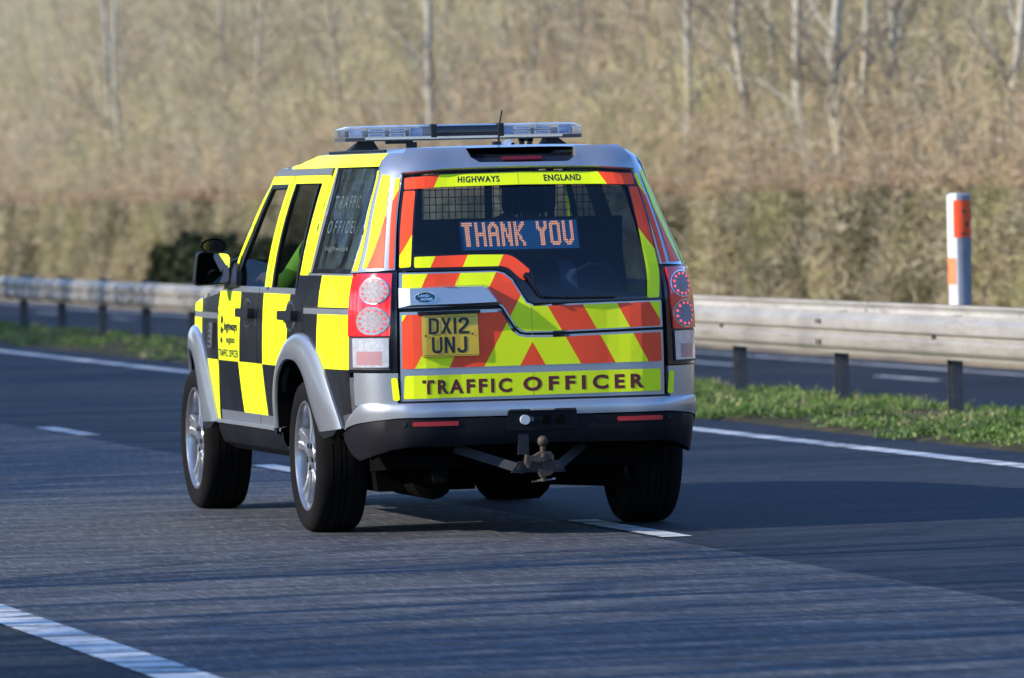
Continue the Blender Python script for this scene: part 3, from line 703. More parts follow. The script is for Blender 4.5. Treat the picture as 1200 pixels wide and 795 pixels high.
body = MB(); glassz = []
ARCH_R = (1.77, .37, .50, .52); ARCH_F = (4.64, .37, .50, .52)
for sd in (1, -1):
    # -- rear quarter, pillars, roof side, front wing: all welded body
    q = [(.872, 1.262), (1.652, 1.262), (1.658, .95)]+[p_ for p_ in arc(*ARCH_R, 102, 172, 12)][0:]+[(1.28, .50), (.99, .52), (.985, .576), (.866, .60), (.872, .80)]
    panel(body, q, quarter, 0, [(0, 1, 1.067), (0, 1, 1.094), (0, 1, 1.101), (0, 1, .806), (0, 1, 1.252), C4], side=sd)
    # C pillar strip
    panel(body, [(1.655, 1.771), (1.664, 1.72), (1.666, 1.60), (1.670, 1.48), (1.640, 1.266), (1.580, 1.266), (1.570, 1.60), (1.597, 1.771)], lambda u, z: M_YEL if u > 1.62 else M_SIL, 0, [(1, 0, 1.62)], side=sd)
    # D pillar
    dp = [(.702, 1.833), (.845, 1.833), (.845, 1.771), (.849, 1.645), (.865, 1.449), (.890, 1.336), (.901, 1.266), (.672, 1.278), (.680, 1.45), (.688, 1.715)]
    panel(body, dp, M_SIL, 0, side=sd, su=.04, sz=.06)
    # roof side above the windows
    rs = [(.845, 1.771), (.845, 1.833), (2.30, 1.833), (2.50, 1.795), (2.72, 1.782), (2.98, 1.772), (2.98, 1.771), (1.597, 1.771)]
    panel(body, rs, lambda u, z: M_YEL if u < 2.66 else M_SIL, 0, [(1, 0, 2.66)], side=sd)
    panel(body, [(1.700, 1.737), (1.672, 1.768), (2.985, 1.768), (3.06, 1.737)], M_SIL, .003, side=sd)
    # A pillar
    panel(body, [(3.445, 1.315), (3.277, 1.491), (3.118, 1.681), (3.075, 1.737), (3.035, 1.737), (3.060, 1.700), (3.205, 1.478), (3.37, 1.330), (3.50, 1.19), (3.60, 1.16)], M_YEL, .002, side=sd)
    # front wing
    fw = [(3.855, .50), (3.83, .802), (3.875, 1.04), (3.855, 1.152), (4.15, 1.142), (4.378, 1.122), (4.60, 1.098), (5.0, 1.05), (5.24, .98), (5.26, .60), (5.16, .50)]+arc(*ARCH_F, 15, 165, 22)+[(4.135, .50)]
    panel(body, fw, fender, 0, [(0, 1, 1.012), (0, 1, 1.043), (0, 1, .802), C7, (.07, 1, 1.142+.07*3.9)], side=sd)
    # inner shell behind the shut lines
    inner = [(.70, .55), (.70, 1.12), (3.9, 1.12), (5.2, .95), (5.2, .80)]+arc(4.64, .37, .53, .55, 40, 160, 16)+[(4.1, .45), (2.32, .45)]+arc(1.77, .37, .53, .55, 15, 165, 18)+[(1.2, .55)]
    panel(body, inner, M_DARK, -.034, depth=0, side=sd, su=.2, sz=.2)
    panel(body, [(2.47, 1.12), (2.47, 1.74), (2.645, 1.74), (2.645, 1.12)], M_DARK, -.03, depth=0, side=sd)
    panel(body, [(1.56, 1.12), (1.56, 1.78), (1.84, 1.78), (1.84, 1.12)], M_DARK, -.03, depth=0, side=sd)
    panel(body, [(.66, 1.20), (.672, 1.82), (.86, 1.82), (.86, 1.2)], M_DARK, -.03, depth=0, side=sd)
# roof skin, cowl, screen surround, bonnet, nose
def ztop(u):
    return np.interp(u, [0, 2.30, 2.50, 2.72, 2.98, 3.06], [1.833, 1.833, 1.795, 1.782, 1.772, 1.745])
rows = []
for u in [.65, .72, .78, .84, 1.0, 1.2, 1.5, 1.8, 2.1, 2.30, 2.40, 2.50, 2.60, 2.72, 2.85, 2.98, 3.06]:
    z = float(ztop(u)); e = S0(u, z); row = []
    for k in range(-8, 9):
        t = k/8; row.append((-t*e.x*-1, e.y+(-.02 if u < .7 else .09*max(0, (u-2.4)/.66))*(1-t*t), z+.030*(1-t**4)*(1 if u > .8 else .6)))
    rows.append(row)
body.grid(rows, M_SIL)
rows = []
for i in range(9):                                              # bonnet from the screen base to the nose
    t = i/8; u = 3.80+1.47*t; zb = float(np.interp(u, [3.8, 4.378, 4.6, 5.0, 5.3], [1.158, 1.124, 1.10, 1.052, .985])); e = S0(u, zb)
    rows.append([(e.x*k/6*-1*-1, e.y+.30*(1-(k/6)**2)*(1 if t < .01 else 1.0), zb+.055*(1-(k/6)**4)) for k in range(-6, 7)])
body.grid(rows, M_SIL)
nose = [(5.25, .45), (5.25, .98), (5.6, 1.0), (6.24, 1.01), (6.24, .45)]
for sd in (1, -1): panel(body, nose, M_SIL, 0, side=sd, su=.12)
bo = body.build("body", car, smooth=38)

# windscreen
mb = MB(); rows = []
for i in range(7):
    t = i/6; u = 3.61-.56*t; z = 1.165+.575*t; e = S0(u, z); rows.append([(e.x*k/6, e.y+(.30-.17*t)*(1-(k/6)**2), z+.035*t*(1-(k/6)**2)) for k in range(-6, 7)])
mb.grid(rows, M_GLW); mb.build("windscreen", car, smooth=60)

# ---- doors
def door(name, lower, ring_o, ring_i, win, side, strips=()):
    mb = MB(); cuts = HZ+[C1, C2, C3, C5, C6, (1, 0, 1.87), (1, 0, 2.42)]
    panel(mb, lower, flank, 0, cuts, side=side)
    for pl in strips: panel(mb, pl, M_YEL, 0, side=side)
    o = mb.build(name, car, smooth=38)
    mb = MB(); panel(mb, win, M_GLS, -.008, depth=0, side=side); mb.build("window", o, smooth=60)
    return o
FA = [(3.06, 1.700), (3.205, 1.478), (3.37, 1.330), (3.50, 1.19)]
for sd in (1, -1):
    lo = [(2.800, .50), (2.800, 1.187), (3.84, 1.187), (3.85, 1.15), (3.865, 1.04), (3.822, .80), (3.80, .50)]
    lo = [(2.795, .50), (2.805, 1.04), (2.785, 1.187), (3.50, 1.187), (3.83, 1.160), (3.867, 1.04), (3.822, .80), (3.80, .50)]
    lo[2:3] = [(2.77, 1.187)]
    fd = door("door", lo, None, None, [(3.47, 1.185), (3.37, 1.322), (2.636, 1.327), (2.637, 1.185)] if sd == 1 else [(3.47, 1.185), (3.37, 1.322), (3.20, 1.473), (3.064, 1.692), (2.634, 1.697), (2.637, 1.185)], sd,
              [[(2.637, 1.187), (2.553, 1.187), (2.553, 1.737), (3.028, 1.737), (3.058, 1.697), (2.630, 1.697)]])
    mb = MB(); panel(mb, [(2.545, 1.04), (2.545, 1.187), (2.77, 1.187), (2.80, 1.04)], M_DARK, -.02, depth=0, side=sd)
    mb.build("window_seal", fd)
    rl = [(1.664, .95), (1.652, 1.258), (1.815, 1.258), (1.815, 1.187), (2.535, 1.187), (2.76, 1.187), (2.795, 1.04), (2.785, .50), (2.26, .50)]+arc(*ARCH_R, 15, 101, 12)
    rd = door("door", rl, None, None, [(2.464, 1.699), (1.828, 1.698), (1.829, 1.392), (1.815, 1.187), (2.464, 1.187)], sd,
              [[(2.464, 1.187), (2.464, 1.699), (1.828, 1.698), (1.829, 1.392), (1.815, 1.258), (1.650, 1.258), (1.681, 1.48), (1.673, 1.72), (1.700, 1.735), (2.527, 1.737), (2.527, 1.187)]])
    for tp_ in ([(1.94, 1.698), (1.91, 1.698), (1.86, 1.187), (1.89, 1.187)], [(2.466, 1.187), (2.466, 1.699), (2.440, 1.699), (2.430, 1.187)], [(1.826, 1.698), (1.826, 1.394), (1.812, 1.187), (1.832, 1.187), (1.846, 1.394), (1.846, 1.698)]):
        mb = MB(); panel(mb, tp_, M_PLAS, -.001, side=sd, depth=.02); mb.build("window_trim", rd)
    mb = MB(); panel(mb, [(3.062, 1.695), (3.20, 1.475), (3.36, 1.33), (3.47, 1.189), (3.38, 1.189), (3.29, 1.325), (3.15, 1.465), (3.03, 1.675), (2.63, 1.680), (2.632, 1.697)], M_PLAS, -.001, side=sd, depth=.02)
    mb.build("window_trim", fd)
    for d_, u0 in ((fd, 3.05), (rd, 1.955)):                     # grab handles: scooped cup, lever across it
        mb = MB(); panel(mb, ell(u0, 1.05, .115, .078, 24), M_CHR if sd else M_SIL, .002, side=sd, depth=.01, su=.06)
        panel(mb, ell(u0, 1.05, .10, .060, 24), M_BLK, .004, side=sd, depth=.0, su=.06); mb.build("handle_cup", d_)
        mb = MB(); panel(mb, rounded([(u0-.17, 1.027), (u0+.165, 1.030), (u0+.165, 1.074), (u0-.17, 1.078)], .014), M_PLAS, .034, side=sd, depth=.032, su=.05); mb.build("handle", d_)
    if sd == 1:                                                 # operator's crest and name on the front door
        f = lambda x, z: S(-x, z, .0025)
        mb = MB()
        text_on(mb, "highways", f, -3.68, -3.31, .940, 1.005, M_TXK, .02); text_on(mb, "england", f, -3.62, -3.38, .880, .930, M_TXK, .02)
        text_on(mb, "TRAFFIC OFFICER", f, -3.81, -3.285, .820, .860, M_TXK, .03, 1.15)
        mb.build("lettering", fd, smooth=0)
        mb = MB()
        for k, (a, b, w) in enumerate(((1.035, .985, .030), (.978, .935, .040), (.925, .885, .022))):
            panel(mb, [(3.76, a), (3.73-w*.4, a-.012), (3.73-w, (a+b)/2), (3.74-w*.2, b), (3.775, b+.012)], M_TXK, .0025, side=1, depth=0)
        mb.build("emblem", fd, smooth=0)

# ---- quarter glass with the ghosted lettering
qw = [(1.587, 1.768), (.851, 1.763), (.853, 1.645), (.869, 1.449), (.893, 1.336), (.904, 1.268), (1.576, 1.264), (1.568, 1.60)]
for sd in (1, -1):
    w = glasspane("side_window", qw, sd, M_GLQ, car)
    mb = MB()
    for (a, b, c, d) in (((1.583, 1.766), (1.545, 1.766), (1.532, 1.266), (1.574, 1.266)), ((.900, 1.266), (1.57, 1.266), (1.57, 1.285), (.905, 1.285)), ((.853, 1.764), (.853, 1.645), (.875, 1.645), (.875, 1.764))):
        panel(mb, [a, b, c, d], M_FRIT, -.003, side=sd, depth=0, sz=.05, su=.05)
    mb.build("window_seal", w)
    mb = MB(); f = (lambda x, z: S(-x, z, -.0045))
    g1, g2 = (-1.52, -1.02) if sd == 1 else (1.02, 1.52)
    text_on(mb, "TRAFFIC", f, g1, g2, 1.575, 1.635, M_LTXT, 0, 1.6); text_on(mb, "OFFICER", f, g1, g2, 1.455, 1.515, M_LTXT, 0, 1.6)
    text_on(mb, "highways", f, g1+.04, g2-.1, 1.365, 1.395, M_LTXT)
    mb.build("lettering", w, smooth=0)

# ---- D pillar tape
for sd in (1, -1):
    tp = MB()
    panel(tp, rounded([(.812, 1.732), (.757, 1.725), (.740, 1.545), (.803, 1.287), (.822, 1.287), (.815, 1.50)], .006), M_YEL, .002, side=sd, depth=0, su=.02, sz=.04)
    panel(tp, [(.737, 1.540), (.720, 1.288), (.798, 1.287)], M_RED, .002, side=sd, depth=0, su=.02, sz=.04)
    spl = line((.716, 1.606), (.693, 1.663))
    panel(tp, rounded([(.726, 1.712), (.701, 1.712), (.692, 1.65), (.679, 1.285), (.698, 1.285), (.716, 1.606)], .004), lambda u, z: M_YEL if z > 1.606+(.716-u)*2.478 else M_RED, .002, [spl], side=sd, depth=0, su=.02, sz=.04)
    panel(tp, [(.848, 1.750), (.834, 1.750), (.836, 1.50), (.848, 1.275), (.888, 1.275), (.878, 1.336), (.853, 1.449), (.846, 1.645)], M_YEL, .002, side=sd, depth=0, su=.03, sz=.05)
    tp.build("reflective_tape", car)

# ---- wheel arch flares
def flare(outer, inner, side, front):
    mb = MB(); N = 40; o = smoothpath(outer, N); i_ = smoothpath(inner, N); rows = []
    for (a, b), (c, d) in zip(o, i_):
        row = []
        for t, of in ((0, -.006), (.0, .012), (.10, .026), (.35, .036), (.75, .038), (.95, .034), (1.0, .022), (1.0, -.13)):
            row.append(S((a+(c-a)*t)*side, b+(d-b)*t, of))
        rows.append(row)
    mb.grid([r[:7] for r in rows], M_SIL, flip=(side == -1)); mb.grid([r[6:] for r in rows], M_WELL, flip=(side == -1))
    mb.face(rows[0], M_PLAS); mb.face(rows[-1], M_PLAS)
    ob = mb.build("wheel_arch", car, smooth=50, recalc=True)
    for k in (0, -1):                                           # black plastic toe below each end
        mb = MB()
        (a, b), (c, d) = o[k], i_[k]; m_ = [(a, b-.003), (c, d-.003), (c+(a-c)*.2, d-.032), (a+(c-a)*.3, b-.032)]
        panel(mb, m_, M_PLAS, .034, side=side, depth=.10, su=.3, sz=.3)
        mb.build("toe_cap", ob, smooth=0)
R_out = [(2.285, .50), (2.245, .70), (2.16, .81), (2.02, .905), (1.82, .962), (1.62, .968), (1.46, .925), (1.32, .835), (1.19, .71), (1.055, .525)]
R_in = [(2.215, .50), (2.19, .64), (2.12, .755), (2.0, .818), (1.84, .838), (1.66, .818), (1.54, .755), (1.46, .66), (1.405, .57), (1.37, .505)]
F_out = [(5.035, .50), (5.03, .68), (4.985, .82), (4.87, .92), (4.70, .962), (4.52, .962), (4.36, .925), (4.21, .845), (4.07, .71), (3.885, .485)]
F_in = [(4.985, .50), (4.98, .64), (4.935, .755), (4.85, .815), (4.71, .838), (4.54, .818), (4.42, .755), (4.33, .66), (4.27, .56), (4.22, .475)]
for sd in (1, -1): flare(R_out, R_in, sd, False); flare(F_out, F_in, sd, True)

# ---- sills
for sd in (1, -1):
    mb = MB(); rows = []
    for u in np.linspace(2.18, 3.86, 10): rows.append([S(u*sd, .50, -.01), S(u*sd, .497, .018), S(u*sd, .482, .022), S(u*sd, .474, .010), S(u*sd, .44, .012), S(u*sd, .38, -.005), S(u*sd, .335, -.06), S(u*sd, .325, -.2)])
    mb.grid(rows, M_BUMP, flip=(sd == -1))
    for j in range(len(mb.f)):
        if j % 7 < 2: mb.m[j] = mb.mi(M_SIL)
    mb.build("sill", car, smooth=35, recalc=True)
    mb = MB(); panel(mb, [(3.97, .86), (4.10, .86), (4.07, .99), (3.955, .99)], M_GPLA, .012, side=sd, depth=.02)
    for k in range(4): panel(mb, [(3.985, .875+k*.028), (4.075, .875+k*.028), (4.072, .888+k*.028), (3.985, .888+k*.028)], M_CHR, .017, side=sd, depth=.01)
    mb.build("wing_vent", car)

# ---- tailgate
CH = .1735
def chev(u, z):
    w = abs(u-.01)+.56*z; k = math.floor((w-.517)/CH+1e-6); return M_RED if k in (-1, 1, 3) or k < -1 else M_YEL
CHC = [(1, 0, .01)]
for k in range(0, 6):
    c = .517+CH*k; CHC += [(1, .56, c+.01), (-1, .56, c-.01)]
TE = [(.652, .655), (.652, 1.10), (.655, 1.27)]
tg = MB()
step_lo = [(.652, 1.078), (.160, 1.083), (.137, 1.058), (.100, .985), (.072, .962), (.035, .955), (-.10, .953), (-.645, .964)]      # top edge of the lower gate
step_hi = [(.652, 1.096), (.168, 1.103), (.150, 1.090), (.090, .992), (.066, .972), (.038, .966), (-.10, .965), (-.645, .977)]
split_lo = [(.655, 1.264), (.170, 1.264), (.130, 1.253), (.094, 1.222), (.054, 1.150), (.030, 1.112), (.0, 1.099), (-.10, 1.099), (-.645, 1.106)]
# lower gate
panel(tg, [(-.645, .655)]+step_lo[::-1]+[(.652, .655)], M_SIL, 0)
# middle panel
panel(tg, step_hi+split_lo[::-1], M_SIL, 0)
# backing behind the grooves
panel(tg, [(-.66, .64), (-.66, 1.12), (.66, 1.29), (.66, .64)], M_DARK, -.02, depth=0)
# glass surround
go = [(.655, 1.272), (.672, 1.48), (.682, 1.716), (.44, 1.731), (0, 1.738), (-.44, 1.731), (-.692, 1.716), (-.680, 1.50), (-.655, 1.25), (-.647, 1.112), (-.10, 1.106), (.0, 1.106), (.025, 1.118), (.048, 1.152), (.090, 1.228), (.128, 1.261), (.170, 1.272), (.40, 1.272)]
gi = [(.592, 1.348), (.592, 1.48), (.588, 1.660), (.44, 1.662), (0, 1.667), (-.44, 1.662), (-.612, 1.655), (-.600, 1.50), (-.585, 1.25), (-.575, 1.127), (-.30, 1.125), (-.060, 1.128), (-.036, 1.145), (-.020, 1.19), (.0, 1.268), (.035, 1.306), (.085, 1.343), (.35, 1.346)]
n = len(go)
for i in range(n):
    panel(tg, [go[i], go[(i+1) % n], gi[(i+1) % n], gi[i]], M_FRIT, .001, depth=0, su=.06, sz=.06)
# spoiler with the brake-light slot
so = [(.688, 1.724), (.704, 1.838), (.30, 1.838), (.0, 1.838), (-.37, 1.838), (-.704, 1.838), (-.692, 1.724), (-.44, 1.742), (0, 1.748), (.44, 1.742)]
si = [(.262, 1.792), (.285, 1.836), (.285, 1.836), (.0, 1.836), (-.352, 1.836), (-.352, 1.836), (-.335, 1.795), (-.275, 1.770), (0, 1.770), (.215, 1.772)]
def zslot(u): return float(np.interp(u, [-.353, -.352, -.335, -.275, 0, .215, .262, .285, .286], [1.838, 1.834, 1.795, 1.770, 1.770, 1.772, 1.792, 1.834, 1.838]))
def zbot(u): return float(np.interp(u, [-.692, -.44, 0, .44, .688], [1.724, 1.742, 1.748, 1.742, 1.724]))
ul = sorted(set([round(x*.02, 3) for x in range(-34, 35)]+[-.353, -.352, -.344, -.335, -.31, .215, .24, .262, .275, .285, .286, .69, -.69]))
rows = []
for u in ul:
    z0, z1 = zbot(u), zslot(u); row = [S(u, z0+.001, -.02), S(u, z0, .012), S(u, z0+.006, .022)]
    row += [S(u+(.012 if u > .68 else -.012 if u < -.68 else 0)*t, z0+.006+(z1-z0-.006)*t, .022) for t in (.25, .5, .75, .97)]
    row += [S(u, z1, .019), S(u, z1+.001, -.03)]
    rows.append(row)
tg.grid(rows, M_SIL)
tg.face(rows[0], M_SIL); tg.face(rows[-1], M_SIL)
for a, b in zip(si, si[1:]+si[:1]):
    pass
panel(tg, [q for i, q in enumerate(si) if q != si[i-1]], M_FRIT, -.020, depth=0)
tail = tg.build("tailgate", car, smooth=35)
mb = MB(); panel(mb, rounded([(.08, 1.800), (.08, 1.818), (-.15, 1.818), (-.15, 1.800)], .006), simple('unlit_brake_lens', (.09, .004, .006), .3), -.012, depth=.01); mb.build("brake_light", tail)
mb = MB(); panel(mb, gi, M_GLR, -.006, depth=0, su=.07, sz=.07); mb.build("rear_window", tail, smooth=60)
# reflective tape on the gate
mb = MB()
panel(mb, rounded([(.640, 1.256), (.172, 1.257), (.135, 1.247), (.100, 1.215), (.060, 1.147), (.036, 1.107), (.002, 1.092), (-.10, 1.092), (-.636, 1.099), (-.634, .984), (-.10, .972), (.040, .974), (.062, .981), (.086, .998), (.146, 1.098), (.168, 1.111), (.640, 1.104)], .006, 2), chev, .0022, CHC, depth=0, su=.06, sz=.06)
panel(mb, rounded([(.644, 1.064), (.158, 1.068), (.147, 1.052), (.110, .979), (.078, .952), (.038, .944), (-.10, .942), (-.634, .953), (-.636, .815), (.644, .809)], .006, 2), chev, .0022, CHC, depth=0, su=.06, sz=.06)
panel(mb, rounded([(.636, .776), (-.628, .780), (-.628, .674), (.642, .666)], .01), M_YEL, .0022, depth=0, su=.06, sz=.06)
L142 = line((.410, 1.80), (.522, 1.60)); 
def topc(u, z): return M_RED if abs(u-.0)+.56*z > 1.418 else M_YEL
TC = [(1, .56, 1.418), (-1, .56, 1.418)]
panel(mb, rounded([(.672, 1.711), (.44, 1.724), (0, 1.730), (-.44, 1.724), (-.685, 1.712), (-.670, 1.658), (-.44, 1.665), (0, 1.670), (.44, 1.665), (.664, 1.656)], .007, 2), topc, .003, TC, depth=0, su=.05, sz=.03)
panel(mb, rounded([(.664, 1.649), (.600, 1.650), (.603, 1.40), (.603, 1.289), (.655, 1.286), (.662, 1.45)], .008, 2), lambda u, z: M_RED if u+.56*z > 1.41 else M_YEL, .003, [(1, .56, 1.41)], depth=0, su=.05, sz=.04)
panel(mb, rounded([(-.622, 1.649), (-.680, 1.649), (-.668, 1.45), (-.650, 1.25), (-.634, 1.118), (-.574, 1.118), (-.596, 1.40)], .008, 2), lambda u, z: M_RED if -u+.56*z > 1.414 else M_YEL, .003, [(-1, .56, 1.414)], depth=0, su=.05, sz=.04)
panel(mb, rounded([(.588, 1.336), (.275, 1.341), (.106, 1.338), (.075, 1.325), (.040, 1.296), (.006, 1.262), (.036, 1.212), (.058, 1.225), (.080, 1.246), (.105, 1.272), (.135, 1.284), (.586, 1.285)], .008, 2), chev, .003, CHC, depth=0, su=.05, sz=.04)
M_SEAM = simple("tape_seam", (.45, .50, .02), .6)
for z0, z1 in ((.667, .778), (.944, .960), (.975, 1.092), (1.669, 1.729)): panel(mb, [(.0075, z0), (.0115, z0), (.0115, z1), (.0075, z1)], M_SEAM, .0026 if z0 < 1.2 else .0034, depth=0)
mb.build("reflective_tape", tail, smooth=0)
mb = MB(); f = lambda x, z: S(-x, z, .0030)
text_on(mb, "TRAFFIC", f, -.563, -.115, .686, .7545, M_TXT, .040, 1.34); text_on(mb, "OFFICER", f, -.060, .548, .689, .7585, M_TXT, .040, 1.5)
mb.build("lettering", tail, smooth=0)
mb = MB(); f = lambda x, z: S(-x, z, .0037)
text_on(mb, "HIGHWAYS", f, -.338, -.109, 1.683, 1.714, M_TXK, .030, 1.15); mb.build("lettering", tail, smooth=0)
mb = MB(); text_on(mb, "ENGLAND", f, .130, .336, 1.683, 1.714, M_TXK, .030, 1.12); mb.build("lettering", tail, smooth=0)
# handle bar across the left of the gate
ho = [(.655, 1.192), (.45, 1.198), (.237, 1.198), (.209, 1.190), (.155, 1.112), (.160, 1.104), (.40, 1.100), (.655, 1.098)]
hi = [(.606, 1.180), (.45, 1.182), (.250, 1.182), (.232, 1.176), (.186, 1.118), (.190, 1.112), (.40, 1.108), (.606, 1.106)]
mb = MB()
panel(mb, hi, M_SIL, .046, depth=0)
for i in range(8):
    a, b, c, d = ho[i], ho[(i+1) % 8], hi[(i+1) % 8], hi[i]; mb.face([S(*a, .004), S(*b, .004), S(*c, .046), S(*d, .046)], M_SIL)
hd = mb.build("handle", tail, smooth=25, recalc=True)
mb = MB(); panel(mb, ell(.541, 1.139, .049, .0235, 30), M_CHR, .0485, depth=.004, su=.2, sz=.2); panel(mb, ell(.541, 1.139, .046, .021, 30), M_BADGE, .0495, depth=0, su=.2, sz=.2)
f = lambda x, z: S(-x, z, .0505)
text_on(mb, "LAND-", f, -.572, -.522, 1.141, 1.152, M_WT if False else M_CHR, .02); text_on(mb, "-ROVER", f, -.566, -.508, 1.125, 1.136, M_CHR, .02); mb.build("badge", hd, smooth=0)
# number plate
mb = MB(); pl = [(.560, 1.058), (.275, 1.062), (.272, .865), (.561, .864)]
panel(mb, rounded(pl, .008), M_PLATE, .014, depth=.012, wall=M_PLAS)
f = lambda x, z: S(-x, z, .0152)
BLK = {'D': None, 'X': [(0, 1), (.18, 1), (.32, .66), (.46, 1), (.64, 1), (.42, .5), (.64, 0), (.46, 0), (.32, .34), (.18, 0), (0, 0), (.22, .5)], '1': [(0, 0), (.17, 0), (.17, 1), (0, 1)],
 '2': [(.02, .70), (.02, .84), (.1, .95), (.22, 1), (.42, 1), (.54, .94), (.6, .83), (.6, .66), (.54, .54), (.22, .20), (.22, .16), (.6, .16), (.6, 0), (0, 0), (0, .22), (.38, .6), (.43, .67), (.43, .78), (.38, .85), (.24, .85), (.19, .79), (.19, .70)],
 'U': [(0, 1), (0, .2), (.08, .06), (.2, 0), (.42, 0), (.54, .06), (.62, .2), (.62, 1), (.46, 1), (.46, .24), (.40, .16), (.22, .16), (.16, .24), (.16, 1)],
 'N': [(0, 0), (0, 1), (.17, 1), (.46, .36), (.46, 1), (.62, 1), (.62, 0), (.45, 0), (.16, .64), (.16, 0)],
 'J': [(0, .30), (0, .18), (.07, .06), (.18, 0), (.36, 0), (.48, .06), (.56, .2), (.56, 1), (.40, 1), (.40, .24), (.34, .16), (.22, .16), (.16, .22), (.16, .30)]}
def block(s, x0, x1, z0, z1):
    wd = {'D': .6, 'X': .64, '1': .17, '2': .6, 'U': .62, 'N': .62, 'J': .56}; tot = sum(wd[c_] for c_ in s)+.13*(len(s)-1); k = (x1-x0)/tot; x = x0
    for c_ in s:
        g = lambda q: f(x+q[0]*k, z0+q[1]*(z1-z0))
        if c_ == 'D':
            o = [(0, 0), (.36, 0), (.52, .06), (.6, .2), (.6, .8), (.52, .94), (.36, 1), (0, 1)]; i_ = [(.16, .15), (.34, .15), (.40, .18), (.44, .26), (.44, .74), (.40, .82), (.34, .85), (.16, .85)]
            for a in range(8): mb.face([g(o[a]), g(o[(a+1) % 8]), g(i_[(a+1) % 8]), g(i_[a])], M_TXK)
        else: mb.face([g(q) for q in BLK[c_]], M_TXK)
        x += (wd[c_]+.13)*k
block("DX12", -.526, -.318, .970, 1.047); block("UNJ", -.512, -.330, .880, .957)
for (a, b, c, d) in ((.552, .279, 1.052, 1.0505), (.552, .279, .8715, .870)): panel(mb, [(a, c), (b, c), (b, d), (a, d)], M_TXK, .0148, depth=0)
panel(mb, ell(.541, .963, .005, .005, 10), M_TXK, .016, depth=0); panel(mb, ell(.302, .968, .005, .005, 10), M_RUST, .016, depth=0)
mb.build("number_plate", tail, smooth=0)
mb = MB(); panel(mb, [(.575, 1.062), (.262, 1.066), (.262, 1.080), (.575, 1.077)], M_PLAS, .018, depth=.02); mb.build("plate_lamp_housing", tail)
# wiper
mb = MB(); mb.tube([S(.030, 1.232, .004), S(.030, 1.232, .030)], .014, M_PLAS, 10); mb.tube([S(.030, 1.232, .028), S(.005, 1.20, .030), S(-.030, 1.140, .026), S(-.05, 1.130, .022)], [.009, .007, .005, .004], M_PLAS, 6)
mb.tube([S(-.05, 1.130, .014), S(-.20, 1.126, .014), S(-.40, 1.124, .014)], .006, M_PLAS, 6); mb.build("wiper", tail)

# ---- tail lights
def tail_light(sd):
    mb = MB(); panel(mb, [(.662, 1.277), (.672, 1.268), (.872, 1.264), (.874, .796), (.662, .796)], M_FRIT, .004, side=sd, depth=.03, su=.03)
    root = mb.build("tail_light", car)
    mb = MB(); panel(mb, rounded([(.680, 1.258), (.856, 1.258), (.864, 1.16), (.868, .966), (.686, .966)], .006), M_LRED, .014, side=sd, depth=.012, su=.025, sz=.04); mb.build("red_lens", root)
    mb = MB(); panel(mb, [(.686, .960), (.868, .960), (.866, .808), (.688, .808)], M_GPLA, .008, side=sd, depth=.0, su=.03)
    panel(mb, rounded([(.690, .956), (.838, .956), (.834, .818), (.690, .818)], .004), lambda u, z: M_LCLR if z > .894 or u < .712 or u > .815 or z < .828 else M_LRED2, .015, [(0, 1, .894), (1, 0, .712), (1, 0, .815), (0, 1, .828)], side=sd, depth=.010, su=.025, sz=.05)
    mb.build("reverse_lens", root)
    for cu, cz, ru, rz in ((.747, 1.178, .060, .062), (.752, 1.038, .065, .066)):
        mb = MB(); panel(mb, ell(cu, cz, ru, rz, 32), M_CHR, .017, side=sd, depth=.006, su=.03, sz=.04)
        panel(mb, ell(cu, cz, ru*.94, rz*.95, 32), M_LGRY, .0185, side=sd, depth=0, su=.03, sz=.04)
        mb.build("round_lens", root)
        mb = MB()
        for k in range(12):
            a = 6.2832*(k+.5)/12; panel(mb, ell(cu+ru*.76*math.cos(a), cz+rz*.76*math.sin(a), .0066, .0066, 8), M_LED, .020, side=sd, depth=.0, su=.2, sz=.2)
        mb.build("led_ring", root)
for sd in (1, -1): tail_light(sd)

# ---- rear bumper
mb = MB()
for sd in (1, -1):
    panel(mb, [(.664, .644), (.660, .790), (.838, .792), (.838, .640), (.80, .632)], M_SIL, .006, side=sd, su=.03)
    panel(mb, [(.842, .770), (.866, .770), (.862, .60), (.98, .585), (.968, .535), (.818, .566)], M_GPLA, .004, side=sd, su=.03)
prof_b = [(.655, .0), (.652, .040), (.640, .052), (.600, .056), (.580, .052)]
us = [x/50 for x in range(-49, 50, 2)]
def bw(u): return float(np.interp(abs(u), [.60, .72, .80, .98], [0, .0, .25, 1]))
rows = []
for u in [x*.02 for x in range(-48, 49)]:
    a = abs(u); t = bw(u); zt = .652-.0*t; zb = float(np.interp(a, [.66, .735, .82, .96], [.578, .571, .556, .520])); ztop_ = float(np.interp(a, [.80, .86, .96], [.648, .60, .535])); k = 1-float(np.interp(a, [.62, .74, .97], [0, .45, .75]))
    rows.append([S(u, ztop_, .0), S(u, ztop_-.002, .040*k), S(u, ztop_-.012, .050*k), S(u, zb+(ztop_-zb)*.4, .054*k), S(u, zb, .052*k)])
mb.grid(rows, M_SIL)
rows = []
for u in [x*.02 for x in range(-53, 54)]:
    a = abs(u); zb = float(np.interp(a, [.66, .735, .82, .96], [.574, .567, .552, .516])); k = 1-float(np.interp(a, [.62, .74, .97], [0, .50, .92]))
    zl = float(np.interp(a, [.0, .60, .70, .857, 1.06], [.445, .438, .428, .372, .462]))
    if a > .96: zb = float(np.interp(a, [.96, 1.06], [.516, .50]))
    rows.append([S(u, zb, .044*k), S(u, zb-.004, .050*k), S(u, zb*.55+zl*.45, .052*k), S(u, zl+.012, .044*k), S(u, zl, .034*k)])
mb.grid(rows, M_BUMP)
mb.grid([[r[-1], (r[-1][0]*.93, r[-1][1]+.18, r[-1][2]+.03)] for r in rows], M_WELL)
